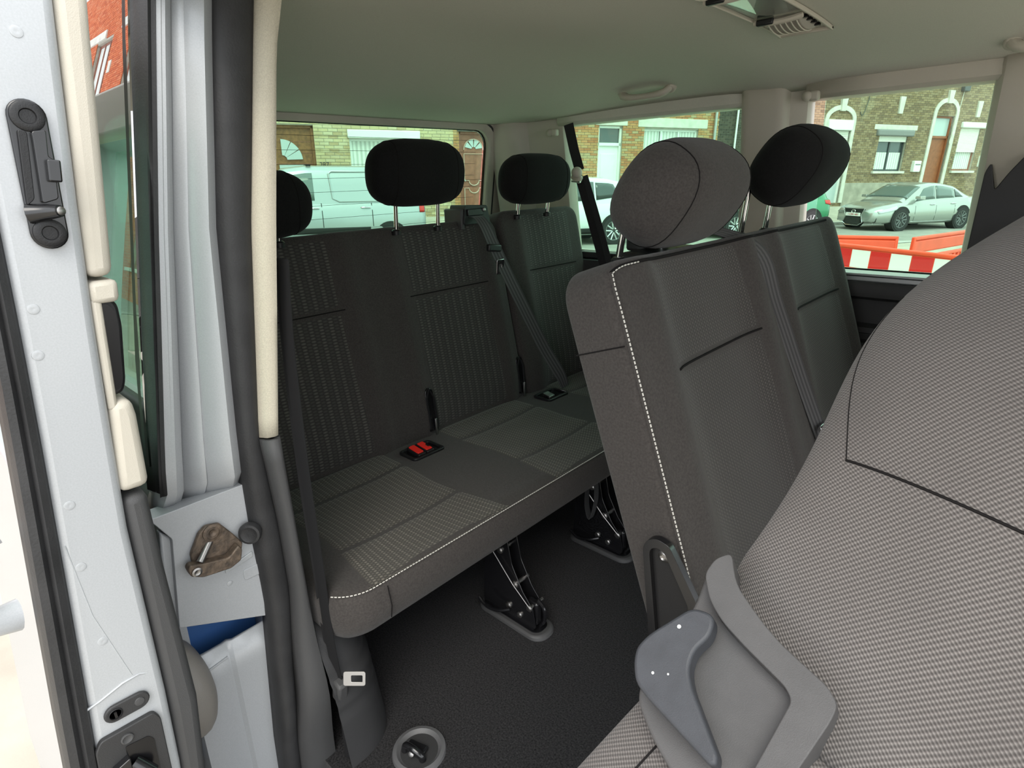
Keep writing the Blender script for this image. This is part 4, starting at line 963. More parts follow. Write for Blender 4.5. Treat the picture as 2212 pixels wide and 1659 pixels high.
# ================================================================== STREET
def bmat(name, c1, c2, rough=.9): return mat(name, c1, rough, spec=.2, var=.3, vscale=6, vcol=c2, bump=.4, bscale=60)
M['asphalt'] = mat('pale worn asphalt', (.30, .29, .265), .95, spec=.2, var=.15, vscale=3, bump=.4, bscale=60, detail=8)
M['concrete'] = mat('pale concrete paving', (.42, .385, .325), .95, spec=.2, var=.15, vscale=2.5, bump=.5, bscale=80, detail=10)
M['kerb'] = mat('grey kerb stone', (.40, .39, .36), .9, var=.2, vscale=4)
M['mortar'] = mat('grey mortar', (.42, .39, .33), .95, var=.15, vscale=8)
M['stone'] = mat('pale lintel stone', (.62, .60, .54), .85, var=.12, vscale=5, bump=.2, bscale=40)
M['pvc'] = mat('white window plastic', (.80, .82, .80), .35)
M['curtain'] = woven('white net curtain', (.50, .53, .50), (.78, .80, .77), .12, 1, 'rib', bstr=.6, sheen=0)
M['house_glass'] = mat('dark house glass', (.06, .075, .08), .06, spec=.8)
M['pale_glass'] = mat('pale door glass', (.45, .52, .53), .15, spec=.6)
M['oak'] = mat('oak brown door', (.22, .095, .035), .5, var=.3, vscale=12)
M['mahogany'] = mat('dark red brown door', (.27, .10, .065), .45, var=.2, vscale=10)
M['redbrown'] = mat('red brown painted door', (.28, .085, .035), .45, var=.15, vscale=8)
M['shutter'] = mat('white roller shutter', (.78, .77, .70), .5)
M['darkframe'] = mat('dark window frame', (.05, .055, .06), .4)
M['greyband'] = mat('grey shutter box', (.22, .22, .22), .6)
M['plaster'] = mat('pinkish plaster', (.40, .31, .25), .9, var=.15, vscale=2)
M['slate'] = mat('dark slate', (.09, .085, .08), .8, var=.3, vscale=5)
M['zinc'] = mat('zinc downpipe', (.42, .43, .42), .45, metal=.6)
BR_Y = [bmat('yellow brick', (.50, .41, .24), (.60, .50, .31)), bmat('buff brick', (.55, .46, .30), (.47, .37, .22)), bmat('straw brick', (.60, .52, .36), (.50, .42, .27)), bmat('brown stained brick', (.36, .27, .16), (.50, .38, .22))]
BR_O = [bmat('orange brick', (.45, .22, .10), (.53, .28, .14)), bmat('ochre brick', (.48, .28, .13), (.40, .20, .09)), bmat('rust brick', (.38, .15, .07), (.46, .22, .11)), bmat('tan brick', (.52, .35, .19), (.44, .26, .12))]
BR_B = [bmat('brown brick', (.26, .19, .115), (.33, .24, .15)), bmat('umber brick', (.21, .15, .09), (.28, .20, .12)), bmat('dusty brick', (.32, .245, .16), (.25, .18, .11)), bmat('dark brick', (.16, .115, .075), (.24, .17, .11))]
BR_R = [bmat('red brick', (.50, .13, .055), (.60, .18, .08)), bmat('bright red brick', (.58, .16, .07), (.50, .12, .05)), bmat('deep red brick', (.42, .095, .045), (.52, .14, .06)), bmat('pale red brick', (.60, .22, .11), (.54, .16, .08))]
BR_D = [bmat('soot brick', (.075, .065, .055), (.11, .09, .07)), bmat('charred brick', (.055, .05, .045), (.09, .075, .06))]

# ground: road, parking strip, pavement rising to the far houses, pale paving round the van
def ground(name, w0, w1, prof, m, u0=-30, u1=60, label=None):
    mb = MB(); mb.grid(lambda a, b: MS @ Vector((a, b, interp(prof[0], prof[1], b))), frange(u0, u1, 30), sorted(set(frange(w0, w1, 12) + [p for p in prof[0] if w0 <= p <= w1])))
    o = mb.build(name, m); return struct(o, label)
ground('ground', -40, 11.3, ([-40, 12], [0, 0]), M['concrete'], label='pale concrete ground around the van')
ground('road', 11.3, 15.6, ([11, 16], [0.0, 0.0]), M['asphalt'], label='pale asphalt street with parked cars')
def kerb_row():
    mb = MB()
    k = MB(); k.box((0, 0, 0), (.96, .16, .14)); proto = None; root = None
    for i in range(34):
        u = -3 + i * 1.0
        if i == 0:
            proto = MB().box((0, 0, 0), (.97, .16, .12)).build('kerb_stone', M['kerb'], bevel=.01); ob = proto
        else: ob = proto.copy(); COL.objects.link(ob)
        ob.matrix_world = MS @ Matrix.Translation((u, 15.68, .06))
        yield ob
pv = ground('pavement', 15.74, 18.4, ([15.7, 16.0, 17.7, 18.5], [.12, .14, .48, .50]), M['concrete'], label='pale pavement in front of the far houses')
for ob in kerb_row():
    mw = ob.matrix_world.copy(); ob.parent = pv; ob.matrix_world = mw
gut = ground('gutter', 11.0, 11.35, ([11, 11.4], [.012, .012]), M['kerb'], label='grey gutter strip along the street')

FW = 17.9
def ptext(s_, size, m, parent, loc, rot, name='lettering'):
    c = bpy.data.curves.new(name, 'FONT'); c.body = s_; c.size = size; c.extrude = .002; c.align_x = 'CENTER'; c.align_y = 'CENTER'
    t = bpy.data.objects.new(name, c); COL.objects.link(t); dg = bpy.context.evaluated_depsgraph_get()
    me = bpy.data.meshes.new_from_object(t.evaluated_get(dg)); bpy.data.objects.remove(t); me.materials.clear(); me.materials.append(m)
    o = bpy.data.objects.new(name, me); COL.objects.link(o); o.parent = parent; o.location = loc; o.rotation_euler = rot; return o

class House:
    """facade in local coordinates: x along the street, y into the house, z up; front face at y = 0"""
    def __init__(s, name, label, x0, x1, z0, z1, mats, root=None, group='terraced houses across the street', btop=6.2, bx=None, nind=300, wallmat=None, centre=None):
        s.r = root or street_thing(name, ((x0 + x1) / 2, FW, 0), 0, label, 'house', group)
        s.cx = (x0 + x1) / 2; s.x0, s.x1, s.z0, s.z1 = x0 - s.cx, x1 - s.cx, z0, z1; s.mats = mats; s.op = []; s.btop = btop; s.nind = nind; s.wallmat = wallmat
        s.bx = (bx[0] - s.cx, bx[1] - s.cx) if bx else (s.x0, s.x1); s.centre = centre
    def X(s, u): return u - s.cx
    def cut(s, xa, xb, za, zb): s.op.append((xa, xb, za, zb)); return s
    def walls(s, bl=.22, bh=.065, g=.011):
        xs = sorted({s.x0, s.x1} | {o[0] for o in s.op} | {o[1] for o in s.op}); zs = sorted({s.z0, s.z1} | {o[2] for o in s.op} | {o[3] for o in s.op})
        mb = MB()
        for i in range(len(xs) - 1):
            for j in range(len(zs) - 1):
                mx, mz = (xs[i] + xs[i + 1]) / 2, (zs[j] + zs[j + 1]) / 2
                if any(o[0] < mx < o[1] and o[2] < mz < o[3] for o in s.op): continue
                mb.bx(xs[i], xs[i + 1], .012, .30, zs[j], zs[j + 1])
        s.wall = mb.build('wall', s.wallmat or M['mortar'], s.r, smooth=0)
        MB().bx(s.x0, s.x1, .9, 1.0, s.z0, s.z1).build('room_back', M['greyband'], s.r, smooth=0)
        MB().prism([(0, 0), (4.5, 2.4), (9, 0)], (s.x1, .0, s.z1), (0, 1, 0), (0, 0, 1), s.x0 - s.x1).build('roof', M['slate'], s.r, smooth=0)
        if not s.mats: return
        full = []; rest = [MB() for _ in s.mats]; row = 0; z = s.z0 + g
        proto = {}
        while z < min(s.btop, s.z1) - bh:
            cuts = sorted((o[0], o[1]) for o in s.op if o[2] < z + bh and o[3] > z)
            segs = []; a = s.bx[0]
            for (c0, c1) in cuts:
                if c0 > a: segs.append((a, min(c0, s.bx[1])))
                a = max(a, c1)
            if a < s.bx[1]: segs.append((a, s.bx[1]))
            for (a, b) in segs:
                x = a - (bl / 2 if row % 2 else 0)
                while x < b:
                    xa, xb = max(x, a), min(x + bl, b)
                    if xb - xa > .03:
                        k = random.randrange(len(s.mats)); d = random.uniform(-.003, .003)
                        if xb - xa > bl - .002: full.append(((xa + xb) / 2, z + bh / 2, k, d))
                        else: rest[k].bx(xa, xb, -.006 + d, .02, z, z + bh)
                    x += bl + g
            z += bh + g; row += 1
        c = s.centre or (0, 2.2)
        full.sort(key=lambda q: (q[0] - (c[0] - s.cx)) ** 2 + (2.2 * (q[1] - c[1])) ** 2)
        for (x, zz, k, d) in full[:s.nind]:
            if k not in proto:
                ob = MB().bx(-bl / 2, bl / 2, -.006, .02, -bh / 2, bh / 2).build('brick', s.mats[k], s.wall, smooth=0); proto[k] = ob
            else:
                ob = proto[k].copy(); COL.objects.link(ob)
            ob.location = (x, d, zz)
        for (x, zz, k, d) in full[s.nind:]: rest[k].bx(x - bl / 2, x + bl / 2, -.006 + d, .02, zz - bh / 2, zz + bh / 2)
        for k, mb in enumerate(rest):
            if mb.v: mb.build('brickwork', s.mats[k], s.wall, smooth=0)['kind'] = 'stuff'
    def box(s, name, m, xa, xb, ya, yb, za, zb, parent=None, bev=0., label=None): return MB().bx(xa, xb, ya, yb, za, zb).build(name, m, parent or s.r, smooth=0 if not bev else 40, bevel=bev, label=label)
    def window(s, ua, ub, za, zb, lights, fm='pvc', curtain=True, fw=.07, glassm='house_glass', sill=True, label=None, shutter=0., curt_h=1.0):
        xa, xb = s.X(ua), s.X(ub); s.cut(xa, xb, za, zb)
        w = s.box('window', M[fm], xa, xb, .10, .16, za, za + fw, label=label)
        s.box('frame', M[fm], xa, xb, .10, .16, zb - fw, zb, w)
        for i in range(lights + 1):
            x = lerp(xa + fw / 2, xb - fw / 2, i / lights); s.box('frame', M[fm], x - fw / 2, x + fw / 2, .095, .165, za, zb, w)
        for i in range(lights):
            x0_, x1_ = lerp(xa, xb, i / lights) + fw / 2, lerp(xa, xb, (i + 1) / lights) - fw / 2
            s.box('pane', M[glassm], x0_, x1_, .13, .135, za + fw, zb - fw, w)
            if curtain:
                mb = MB(); mb.grid(lambda a, b: (a, .126 + .003 * math.sin(a * 70), b), frange(x0_ + .02, x1_ - .02, 24), [za + fw, za + fw + (zb - za - 2 * fw) * curt_h], lambda a, b: (a, b))
                mb.build('curtain', M['curtain'], w)
        if shutter:
            n = max(3, int(shutter / .05))
            for k in range(n): s.box('shutter_slat', M['shutter'], xa + .02, xb - .02, .03, .055, zb - (k + 1) * .05 + .006, zb - k * .05, w)
        if sill: s.box('sill', M['stone'], xa - .10, xb + .10, -.10, .15, za - .09, za, bev=.01)
        return w
    def door(s, ua, ub, za, zb, m, transom=0., tm='house_glass', fm=None, panels=(), label=None):
        xa, xb = s.X(ua), s.X(ub); s.cut(xa, xb, za, zb); fm = fm or m; fw = .07
        d = s.box('door', M[m], xa + fw, xb - fw, .14, .20, za, zb - transom - fw, label=label)
        for (p, q) in ((xa, xa + fw), (xb - fw, xb)): s.box('frame', M[fm], p, q, .08, .2, za, zb, d)
        s.box('frame', M[fm], xa, xb, .08, .2, zb - fw, zb, d)
        if transom:
            s.box('frame', M[fm], xa, xb, .08, .2, zb - transom - fw, zb - transom + .02, d); s.box('transom_pane', M[tm], xa + fw, xb - fw, .13, .14, zb - transom, zb - fw, d)
        for (fx0, fx1, fz0, fz1, pm_) in panels:
            W_, H_ = xb - xa - 2 * fw, zb - za - transom - fw
            s.box('door_panel', M[pm_], xa + fw + fx0 * W_, xa + fw + fx1 * W_, .125, .145, za + fz0 * H_, za + fz1 * H_, d, bev=.008)
        MB().lathe([(.03, 0), (.035, .02), (.02, .05)], (xa + fw + .12, .14, za + 1.05), (0, -1, 0), 12).build('knob', M['zinc'], d)
        return d
def fx(px, py): q = PS(px, py, w=FW); return q.x, q.z

# yellow brick house with garage and white window
h = House('yellow_house', 'yellow brick house with oak garage door and white framed window', -3.0, 4.86, .1, 7.5, BR_Y, btop=7.5, centre=(2.0, 2.6))
gx0, gx1 = -1.6, .98
g_ = h.door(gx0, gx1, .45, 2.92, 'oak', label='oak coloured garage door with fanned glass')
n_ = 12; cxg, czg = h.X(.12), 2.05
for k in range(3):
    a0, a1 = math.radians(2 + k * 30), math.radians(30 + k * 30); pts = [(0.12 * math.cos(a0), .12 * math.sin(a0))] + [(.52 * math.cos(lerp(a0, a1, t)), .52 * math.sin(lerp(a0, a1, t))) for t in frange(0, 1, 6)] + [(.12 * math.cos(a1), .12 * math.sin(a1))]
    MB().prism(pts, (cxg, .12, czg), (1, 0, 0), (0, 0, 1), .02).build('fan_pane', M['pale_glass'], g_, smooth=0)
for k in range(8): MB().bx(h.X(gx0) + .08, h.X(gx1) - .08, .133, .142, .55 + k * .28, .56 + k * .28).build('board_joint', M['mahogany'], g_, smooth=0)
MB().bx(cxg - .1, cxg + .55, .12, .14, 1.62, 1.93).build('door_pane', M['pale_glass'], g_, smooth=0)
h.window(1.90, 3.84, 1.30, 2.62, 2, label='white framed double window with net curtains')
h.box('shutter_box', M['pvc'], h.X(1.86), h.X(3.88), -.06, .15, 2.62, 2.84, bev=.02)
h.walls(bl=.24, bh=.075)
h.box('lintel', M['stone'], h.X(-1.7), h.X(4.86), -.02, .06, 3.10, 3.22)
ptext('287', .17, M['slate'], h.r, (h.X(1.18), -.012, 1.93), (math.pi / 2, 0, 0), 'house_number')

# narrow brick house with the dark panelled door
h = House('panel_door_house', 'orange brick house front with a dark red panelled door', 4.86, 8.9, .1, 7.5, BR_O, btop=7.5, nind=120, centre=(6.0, 2.6))
dd = h.door(5.03, 5.98, .45, 2.86, 'mahogany', panels=((.12, .88, .46, .86, 'mahogany'), (.12, .88, .06, .36, 'mahogany')), label='dark red brown panelled door with fan light')
dx = h.X(5.505)
h.box('door_head', M['slate'], h.X(4.98), h.X(6.03), -.04, .12, 2.86, 3.06)
for k in range(4):
    a0, a1 = math.radians(8 + k * 42), math.radians(42 + k * 42)
    pts = [(.07 * math.cos(a0), .07 * math.sin(a0))] + [(.27 * math.cos(lerp(a0, a1, t)), .27 * math.sin(lerp(a0, a1, t))) for t in frange(0, 1, 5)] + [(.07 * math.cos(a1), .07 * math.sin(a1))]
    MB().prism(pts, (dx, .12, 2.38), (1, 0, 0), (0, 0, 1), .02).build('fan_pane', M['pale_glass'], dd, smooth=0)
bead = mat('pale door bead', (.50, .36, .30), .5)
MB().tube([(dx + .30 * math.cos(t), .12, 2.36 + .30 * math.sin(t)) for t in frange(0, math.pi, 14)], .018, 6).build('bead', bead, dd)
for (za, zb, sgn) in ((1.50, 2.25, -1), (.70, 1.28, 1)):
    arc = [(dx + .16 * math.cos(t), .12, (za if sgn < 0 else zb) + .14 * math.sin(t) * (-sgn) * -1) for t in frange(0, math.pi, 10)]
    if sgn < 0: loop = [(dx - .3, .12, zb), (dx - .3, .12, za)] + arc[::-1] + [(dx + .3, .12, za), (dx + .3, .12, zb)]
    else: loop = [(dx - .3, .12, za), (dx - .3, .12, zb)] + [(p[0], p[1], zb - (p[2] - zb)) for p in arc[::-1]] + [(dx + .3, .12, zb), (dx + .3, .12, za)]
    MB().tube(loop, .018, 6, closed=True).build('bead', bead, dd)
h.window(7.95, 8.68, 1.3, 2.75, 2, 'oak', curt_h=.6, label='brown framed narrow window')
h.walls()
h.box('lintel', M['slate'], h.X(7.9), h.X(8.75), -.02, .1, 2.78, 3.0)

# orange brick house with the white door and triple window
h = House('white_door_house', 'mixed orange brick house with white door and triple white window', 8.9, 14.22, .1, 7.5, BR_O + BR_Y[3:], btop=7.5, centre=(12.0, 3.0))
h.door(9.63, 10.50, .50, 3.13, 'pvc', transom=.52, panels=((.15, .85, .08, .88, 'pvc'),), label='white door with dark transom pane')
h.window(11.30, 13.42, 1.35, 3.08, 3, label='white triple window with net curtains')
h.walls()
h.box('lintel', M['stone'], h.X(11.05), h.X(13.75), -.03, .1, 3.12, 3.40, bev=.01, label='pale stone lintel')
h.box('lintel', M['stone'], h.X(9.5), h.X(10.65), -.03, .1, 3.14, 3.36, bev=.01)
MB().tube([(h.X(14.02), -.09, .5), (h.X(14.02), -.09, 7.4)], .05, 10).build('downpipe', M['zinc'], h.r, label='zinc downpipe')
for z in (1.2, 2.6, 4.0): MB().lathe([(.058, -.02), (.062, 0), (.058, .02)], (h.X(14.02), -.09, z), (0, 0, 1), 12).build('pipe_clip', M['zinc'], h.r)
MB().bx(h.X(11.0), h.X(11.55), -.03, .02, 1.55, 2.05).build('meter_box', M['greyband'], h.r, bevel=.01)

# soot-dark gable between the houses
h = House('dark_house', 'soot dark brick house front beside the far window pillar', 14.22, 17.3, .1, 7.5, BR_D, btop=7.5, nind=80, centre=(15.2, 3.2))
h.window(16.0, 17.0, 1.5, 2.9, 2, 'darkframe', curtain=False)
h.walls()
MB().tube([(h.X(14.9), -.10, 2.2), (h.X(14.9), -.10, 4.6)], .035, 10).build('white_pipe', M['pvc'], h.r, label='white vertical pipe')
MB().tube([(h.X(14.72), -.10, 4.5), (h.X(14.95), -.10, 4.6)], .035, 10).build('pipe_bend', M['pvc'], h.r)

# long brown brick house with arched doorways
h = House('brown_house', 'long dark brown brick house with arched stone doorways and roller shutters', 17.3, 28.0, .3, 8.5, BR_B, btop=8.5, centre=(23.0, 3.8))
def arch_surround(ua, ub, z0, zs, rise, t=.16):
    xa, xb = h.X(ua), h.X(ub); c = (xa + xb) / 2; hw = (xb - xa) / 2
    def arc(hw_, r_): return [(c + hw_ * math.cos(a), zs + r_ * math.sin(a)) for a in frange(0, math.pi, 13)]
    out = [(c + hw + t, z0)] + arc(hw + t, rise + t) + [(c - hw - t, z0)]; inn = [(c + hw, z0)] + arc(hw, rise) + [(c - hw, z0)]
    sr = MB(); n = len(out)
    for i in range(n - 1): sr.prism([out[i], out[i + 1], inn[i + 1], inn[i]], (0, .10, 0), (1, 0, 0), (0, 0, 1), .15)
    o = sr.build('stone_surround', M['stone'], h.r, smooth=0, label='pale arched stone door surround')
    MB().prism([(c - .10, zs + rise - .05), (c + .10, zs + rise - .05), (c + .14, zs + rise + .42), (c - .14, zs + rise + .42)], (0, .10, 0), (1, 0, 0), (0, 0, 1), .20).build('keystone', M['stone'], o, bevel=.01)
    MB().prism([(c + hw * math.cos(a), zs + rise * math.sin(a)) for a in frange(0, math.pi, 13)], (0, .14, 0), (1, 0, 0), (0, 0, 1), .02).build('arch_infill', M['stone'], o, smooth=0)
ua, z_ = fx(1815, 300); ub, _ = fx(1853, 300)
u1a, u1b = 19.05, 20.25
h.door(u1a, u1b, .62, 3.35, 'pale_glass', fm='pvc', label='white glazed door under a roller shutter')
arch_surround(u1a, u1b, .62, 3.55, .35)
sb = h.box('shutter_box', M['pvc'], h.X(u1a) + .0, h.X(u1b), -.12, .12, 3.20, 3.56, bev=.03)
for k in range(12): h.box('shutter_slat', M['shutter'], h.X(u1a) + .04, h.X(u1b) - .04, .02, .05, 3.19 - (k + 1) * .06, 3.19 - k * .06 - .01, sb)
w_ = h.window(21.80, 23.32, 1.78, 3.05, 2, 'darkframe', curtain=True, curt_h=.55, shutter=.20, label='dark framed window with half curtains')
h.box('lintel', M['stone'], h.X(21.45), h.X(23.75), -.02, .12, 3.28, 3.46, bev=.01)
h.box('shutter_box', M['greyband'], h.X(21.6), h.X(23.55), -.12, .12, 3.05, 3.29, bev=.05, label='grey shutter box over the window')
u2a, u2b = 24.62, 25.72
h.door(u2a, u2b, .62, 3.85, 'redbrown', transom=.75, tm='pale_glass', label='red brown door in an arched opening')
arch_surround(u2a, u2b, .62, 3.95, .40)
h.window(26.25, 27.45, 1.80, 3.42, 1, 'mahogany', curtain=True, curt_h=.75, shutter=.95, label='window half closed by a white roller shutter')
h.box('shutter_box', M['pvc'], h.X(26.2), h.X(27.75), -.12, .12, 3.44, 3.66, bev=.04)
h.window(25.75, 27.2, 5.35, 6.3, 2, 'darkframe', curtain=False, label='upper floor window')
h.walls(bl=.215, bh=.068)
for (u, z) in ((22.6, 4.15), (27.0, 4.15)):
    MB().prism([(-.10, -.3), (.10, -.3), (.14, .3), (-.14, .3)], (h.X(u), .01, z), (1, 0, 0), (0, 0, 1), .08).build('keystone', M['stone'], h.r, bevel=.01)
for (u, z) in ((23.85, 1.75), (27.75, 1.95)):
    lb = h.box('letter_box', M['pvc'], h.X(u), h.X(u) + .38, -.14, .02, z, z + .42, bev=.02); h.box('letter_flap', M['greyband'], h.X(u) + .05, h.X(u) + .33, -.15, -.13, z + .26, z + .30, lb)
h.box('name_plate', M['pvc'], h.X(17.6), h.X(18.45), -.03, .02, 2.95, 3.25)
MB().tube(smooth_path([(h.X(25.9), -.03, 5.0), (h.X(25.85), -.03, 4.2), (h.X(25.75), -.03, 3.2), (h.X(25.7), -.03, 2.9), (h.X(25.78), -.03, 2.78), (h.X(25.86), -.03, 2.9), (h.X(25.76), -.03, 3.1)], 6), .016, 6).build('cable', M['stone'], h.r, label='pale hanging cable loop')
MB().tube(smooth_path([(h.X(20.9), -.03, 4.7), (h.X(20.85), -.03, 4.2), (h.X(20.7), -.03, 3.75), (h.X(20.55), -.03, 3.85)], 6), .014, 6).build('cable', M['slate'], h.r)
jb = h.box('junction_box', M['darkframe'], h.X(25.7), h.X(26.05), -.16, .0, 4.75, 5.05, bev=.03)
MB().tube(smooth_path([(h.X(17.3), -.04, 5.15), (h.X(21), -.04, 5.2), (h.X(25.8), -.04, 5.35), (h.X(28), -.04, 5.3)], 6), .012, 6).build('cable', M['slate'], h.r)
h.box('plinth', mat('grey rendered plinth', (.34, .31, .26), .9, var=.25, vscale=3), h.X(20.4), h.X(24.45), -.03, .02, .45, 1.35)

h = House('plaster_house', 'pinkish plaster house front at the far right of the row', 28.0, 36.0, .4, 8.5, [], wallmat=M['plaster'])
h.window(29.6, 30.9, 1.8, 3.4, 2); h.window(32.0, 33.0, 1.8, 3.4, 1)
h.walls()
h.box('corner_quoin', M['stone'], h.X(28.75), h.X(28.95), -.05, .02, .5, 8.4)

# ------------------------------------------------------------------ near-side red brick house (mirrored in the dark quarter glass)
rn = bpy.data.objects.new('red_brick_house', None); COL.objects.link(rn); rn.matrix_world = Matrix.Translation((-20, -4.2, -.58)) @ Matrix.Rotation(math.pi, 4, 'Z'); LOCAL.add('red_brick_house')
tag(rn, 'red brick house on the near side of the street mirrored in the quarter glass', 'house')
h = House('red_brick_house', '', -14, 16, 0, 13, BR_R, root=rn, btop=12.6, centre=(0.0, 7.6))
RW = ((-7.5, -5.6), (-3.4, -1.5), (.6, 2.5), (4.6, 6.5), (8.6, 10.5))
for (a, b) in RW:
    h.window(a, b, 6.2, 8.6, 3, 'mahogany', curtain=True, glassm='pale_glass', curt_h=1.0)
    h.window(a, b, 1.4, 3.9, 2, 'mahogany', curtain=False)
h.walls()
for (a, b) in RW:
    h.box('lintel', M['stone'], a - .15, b + .15, -.05, .1, 8.65, 8.95, bev=.01)
    h.box('keystone', M['stone'], b + .55, b + .85, -.03, .1, 7.3, 7.7, bev=.01)
h.box('added_white_band', M['pvc'], -14, 16, -.03, .02, 4.4, 5.75)  # unseen band added to give a white patch in the quarter glass reflection
h.box('string_course', M['stone'], -14, 16, -.10, .05, 5.75, 5.95, bev=.01)
h.box('cornice', M['pvc'], -14, 16, -.35, .05, 12.6, 13.0, bev=.02)

# ================================================================== CARS
M['tyre'] = mat('tyre rubber', (.02, .02, .021), .8)
M['alloy'] = mat('bright alloy', (.62, .63, .64), .3, metal=.8)
M['alloy_dark'] = mat('dark alloy', (.16, .165, .17), .35, metal=.6)
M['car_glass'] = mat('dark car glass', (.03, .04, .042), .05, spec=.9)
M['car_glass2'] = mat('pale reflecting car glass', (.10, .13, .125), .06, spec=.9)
M['arch'] = mat('wheel arch black', (.008, .008, .008), .7)
M['paint_silver'] = mat('silver van paint', (.36, .39, .41), .28, metal=.4, coat=.6)
M['paint_grey'] = mat('silver grey car paint', (.42, .43, .41), .25, metal=.6, coat=.7)
M['paint_white'] = mat('pearl white car paint', (.66, .69, .70), .25, coat=.6)
M['paint_green'] = mat('green car paint', (.012, .20, .085), .25, metal=.2, coat=.7)
M['lamp_red'] = mat('red tail lamp', (.55, .02, .015), .2, spec=.6)
M['lamp_clear'] = mat('clear headlamp', (.55, .58, .60), .08, spec=.9)
M['plate'] = mat('white number plate', (.82, .80, .78), .4)
M['plate_red'] = mat('dark red plate print', (.38, .05, .06), .5)

class Car:
    """car in local coordinates: x forward, y left, z up, wheels on z = 0"""
    def __init__(s, name, loc, label, paint, st, gh, rw, fwx, R_, W, group='cars parked across the street', alloy='alloy', spokes=5, sill=True):
        s.r = street_thing(name, loc, math.pi, label, 'car', group); s.st, s.gh, s.W = st, gh, W
        xs = [q[0] for q in st]
        s.zb = lambda x: interp(xs, [q[1] for q in st], x); s.zt = lambda x: interp(xs, [q[2] for q in st], x); s.hw = lambda x: interp(xs, [q[3] for q in st], x)
        def ring(x):
            b, t, w = s.zb(x), s.zt(x), s.hw(x); H = t - b
            half = [(-w * .86, b), (-w * .97, b + .10 * H), (-w, b + .38 * H), (-w * .995, b + .62 * H), (-w * .965, b + .84 * H), (-w * .90, b + .97 * H), (-w * .5, t + .015)]
            return [(x, y, z) for (y, z) in half] + [(x, -y, z) for (y, z) in half[::-1]]
        X = frange(xs[0], xs[-1], 44); s.body = MB().loft([ring(x) for x in X]).build('body', paint, s.r, smooth=50)
        gx = [q[0] for q in gh]; s.gr = lambda x: interp(gx, [q[1] for q in gh], x); s.g0, s.g1 = gx[0], gx[-1]
        def gring(x):
            t = s.zt(x) - .05; w = s.hw(x) * .91; r = max(s.gr(x), t + .02); k = .80; hgt = r - t
            half = [(-w, t), (-lerp(w, w * k, .5), t + hgt * .5), (-w * (k + .02), t + hgt * .86), (-w * (k - .06), t + hgt * .97), (-w * .4, r + .01)]
            return [(x, y, z) for (y, z) in half] + [(x, -y, z) for (y, z) in half[::-1]]
        s.cab = MB().loft([gring(x) for x in frange(gx[0], gx[-1], 36)]).build('cabin', paint, s.r, smooth=50)
        for x in (rw, fwx):
            for sd_ in (1, -1):
                y = sd_ * (s.hw(x) - .10)
                MB().lathe([(R_ + .05, -.16), (R_ + .05, .104)], (x, y, R_ + .02), (0, sd_, 0), 28).build('wheel_arch', M['arch'], s.body, smooth=0)
                wh = MB().lathe([(R_ * .62, -.10), (R_ * .96, -.10), (R_, -.06), (R_, .08), (R_ * .96, .115), (R_ * .72, .118), (R_ * .68, .105)], (x, y, R_), (0, sd_, 0), 28).build('wheel', M['tyre'], s.r, smooth=40)
                MB().lathe([(R_ * .70, .0), (R_ * .70, .112), (R_ * .64, .110), (R_ * .62, .06), (.02, .06)], (x, y, R_), (0, sd_, 0), 24).build('rim', M['alloy' if alloy == 'alloy' else alloy] if alloy != 'alloy' else M['alloy_dark'], wh)
                for k in range(spokes):
                    a = 2 * math.pi * k / spokes + .3; d = Vector((math.cos(a), 0, math.sin(a))); n_ = Vector((-math.sin(a), 0, math.cos(a)))
                    for o in (-.055, .055):
                        MB().tube([Vector((x, y + sd_ * .085, R_)) + d * .04 + n_ * o * .4, Vector((x, y + sd_ * .108, R_)) + d * R_ * .66 + n_ * o * 1.2], [.026, .018], 6).build('spoke', M['alloy'] if alloy == 'alloy' else M['alloy_dark'], wh)
                MB().lathe([(.05, .07), (.045, .10), (.01, .105)], (x, y, R_), (0, sd_, 0), 12).build('hub_cap', M['alloy'] if alloy == 'alloy' else M['alloy_dark'], wh)
    def side(s, x, t, sd_=1, off=.012):
        b = s.zt(x) - .05; w = s.hw(x) * .91; r = max(s.gr(x), b + .02)
        return Vector((x, sd_ * (lerp(w, w * .82, t / .86) + off), b + (r - b) * t))
    def win(s, poly, m='car_glass', name='side_window'):
        """poly of (x, t) corners (4): glass on both flanks"""
        for sd_ in (1, -1):
            (a, b, c, d) = poly; mb = MB()
            mb.grid(lambda u, v: s.side(lerp(lerp(a[0], b[0], u), lerp(d[0], c[0], u), v), lerp(lerp(a[1], b[1], u), lerp(d[1], c[1], u), v), sd_), frange(0, 1, 8), frange(0, 1, 4))
            mb.build(name, M[m], s.cab, thick=.006)
    def flank(s, name, m, poly, off=.008, parent=None, th=.01, both=True):
        """flat shape on the body flank from (x, z) corners"""
        for sd_ in ((1, -1) if both else (1,)):
            (a, b, c, d) = poly; mb = MB()
            def f(u, v):
                x = lerp(lerp(a[0], b[0], u), lerp(d[0], c[0], u), v); z = lerp(lerp(a[1], b[1], u), lerp(d[1], c[1], u), v)
                bb, t, w = s.zb(x), s.zt(x), s.hw(x); k = (z - bb) / (t - bb)
                return (x, sd_ * (w * interp([0, .10, .38, .62, .84, .97], [.86, .97, 1, .995, .965, .90], k) + off), z)
            mb.grid(f, frange(0, 1, 8), frange(0, 1, 6)).build(name, M[m], parent or s.body, thick=th)
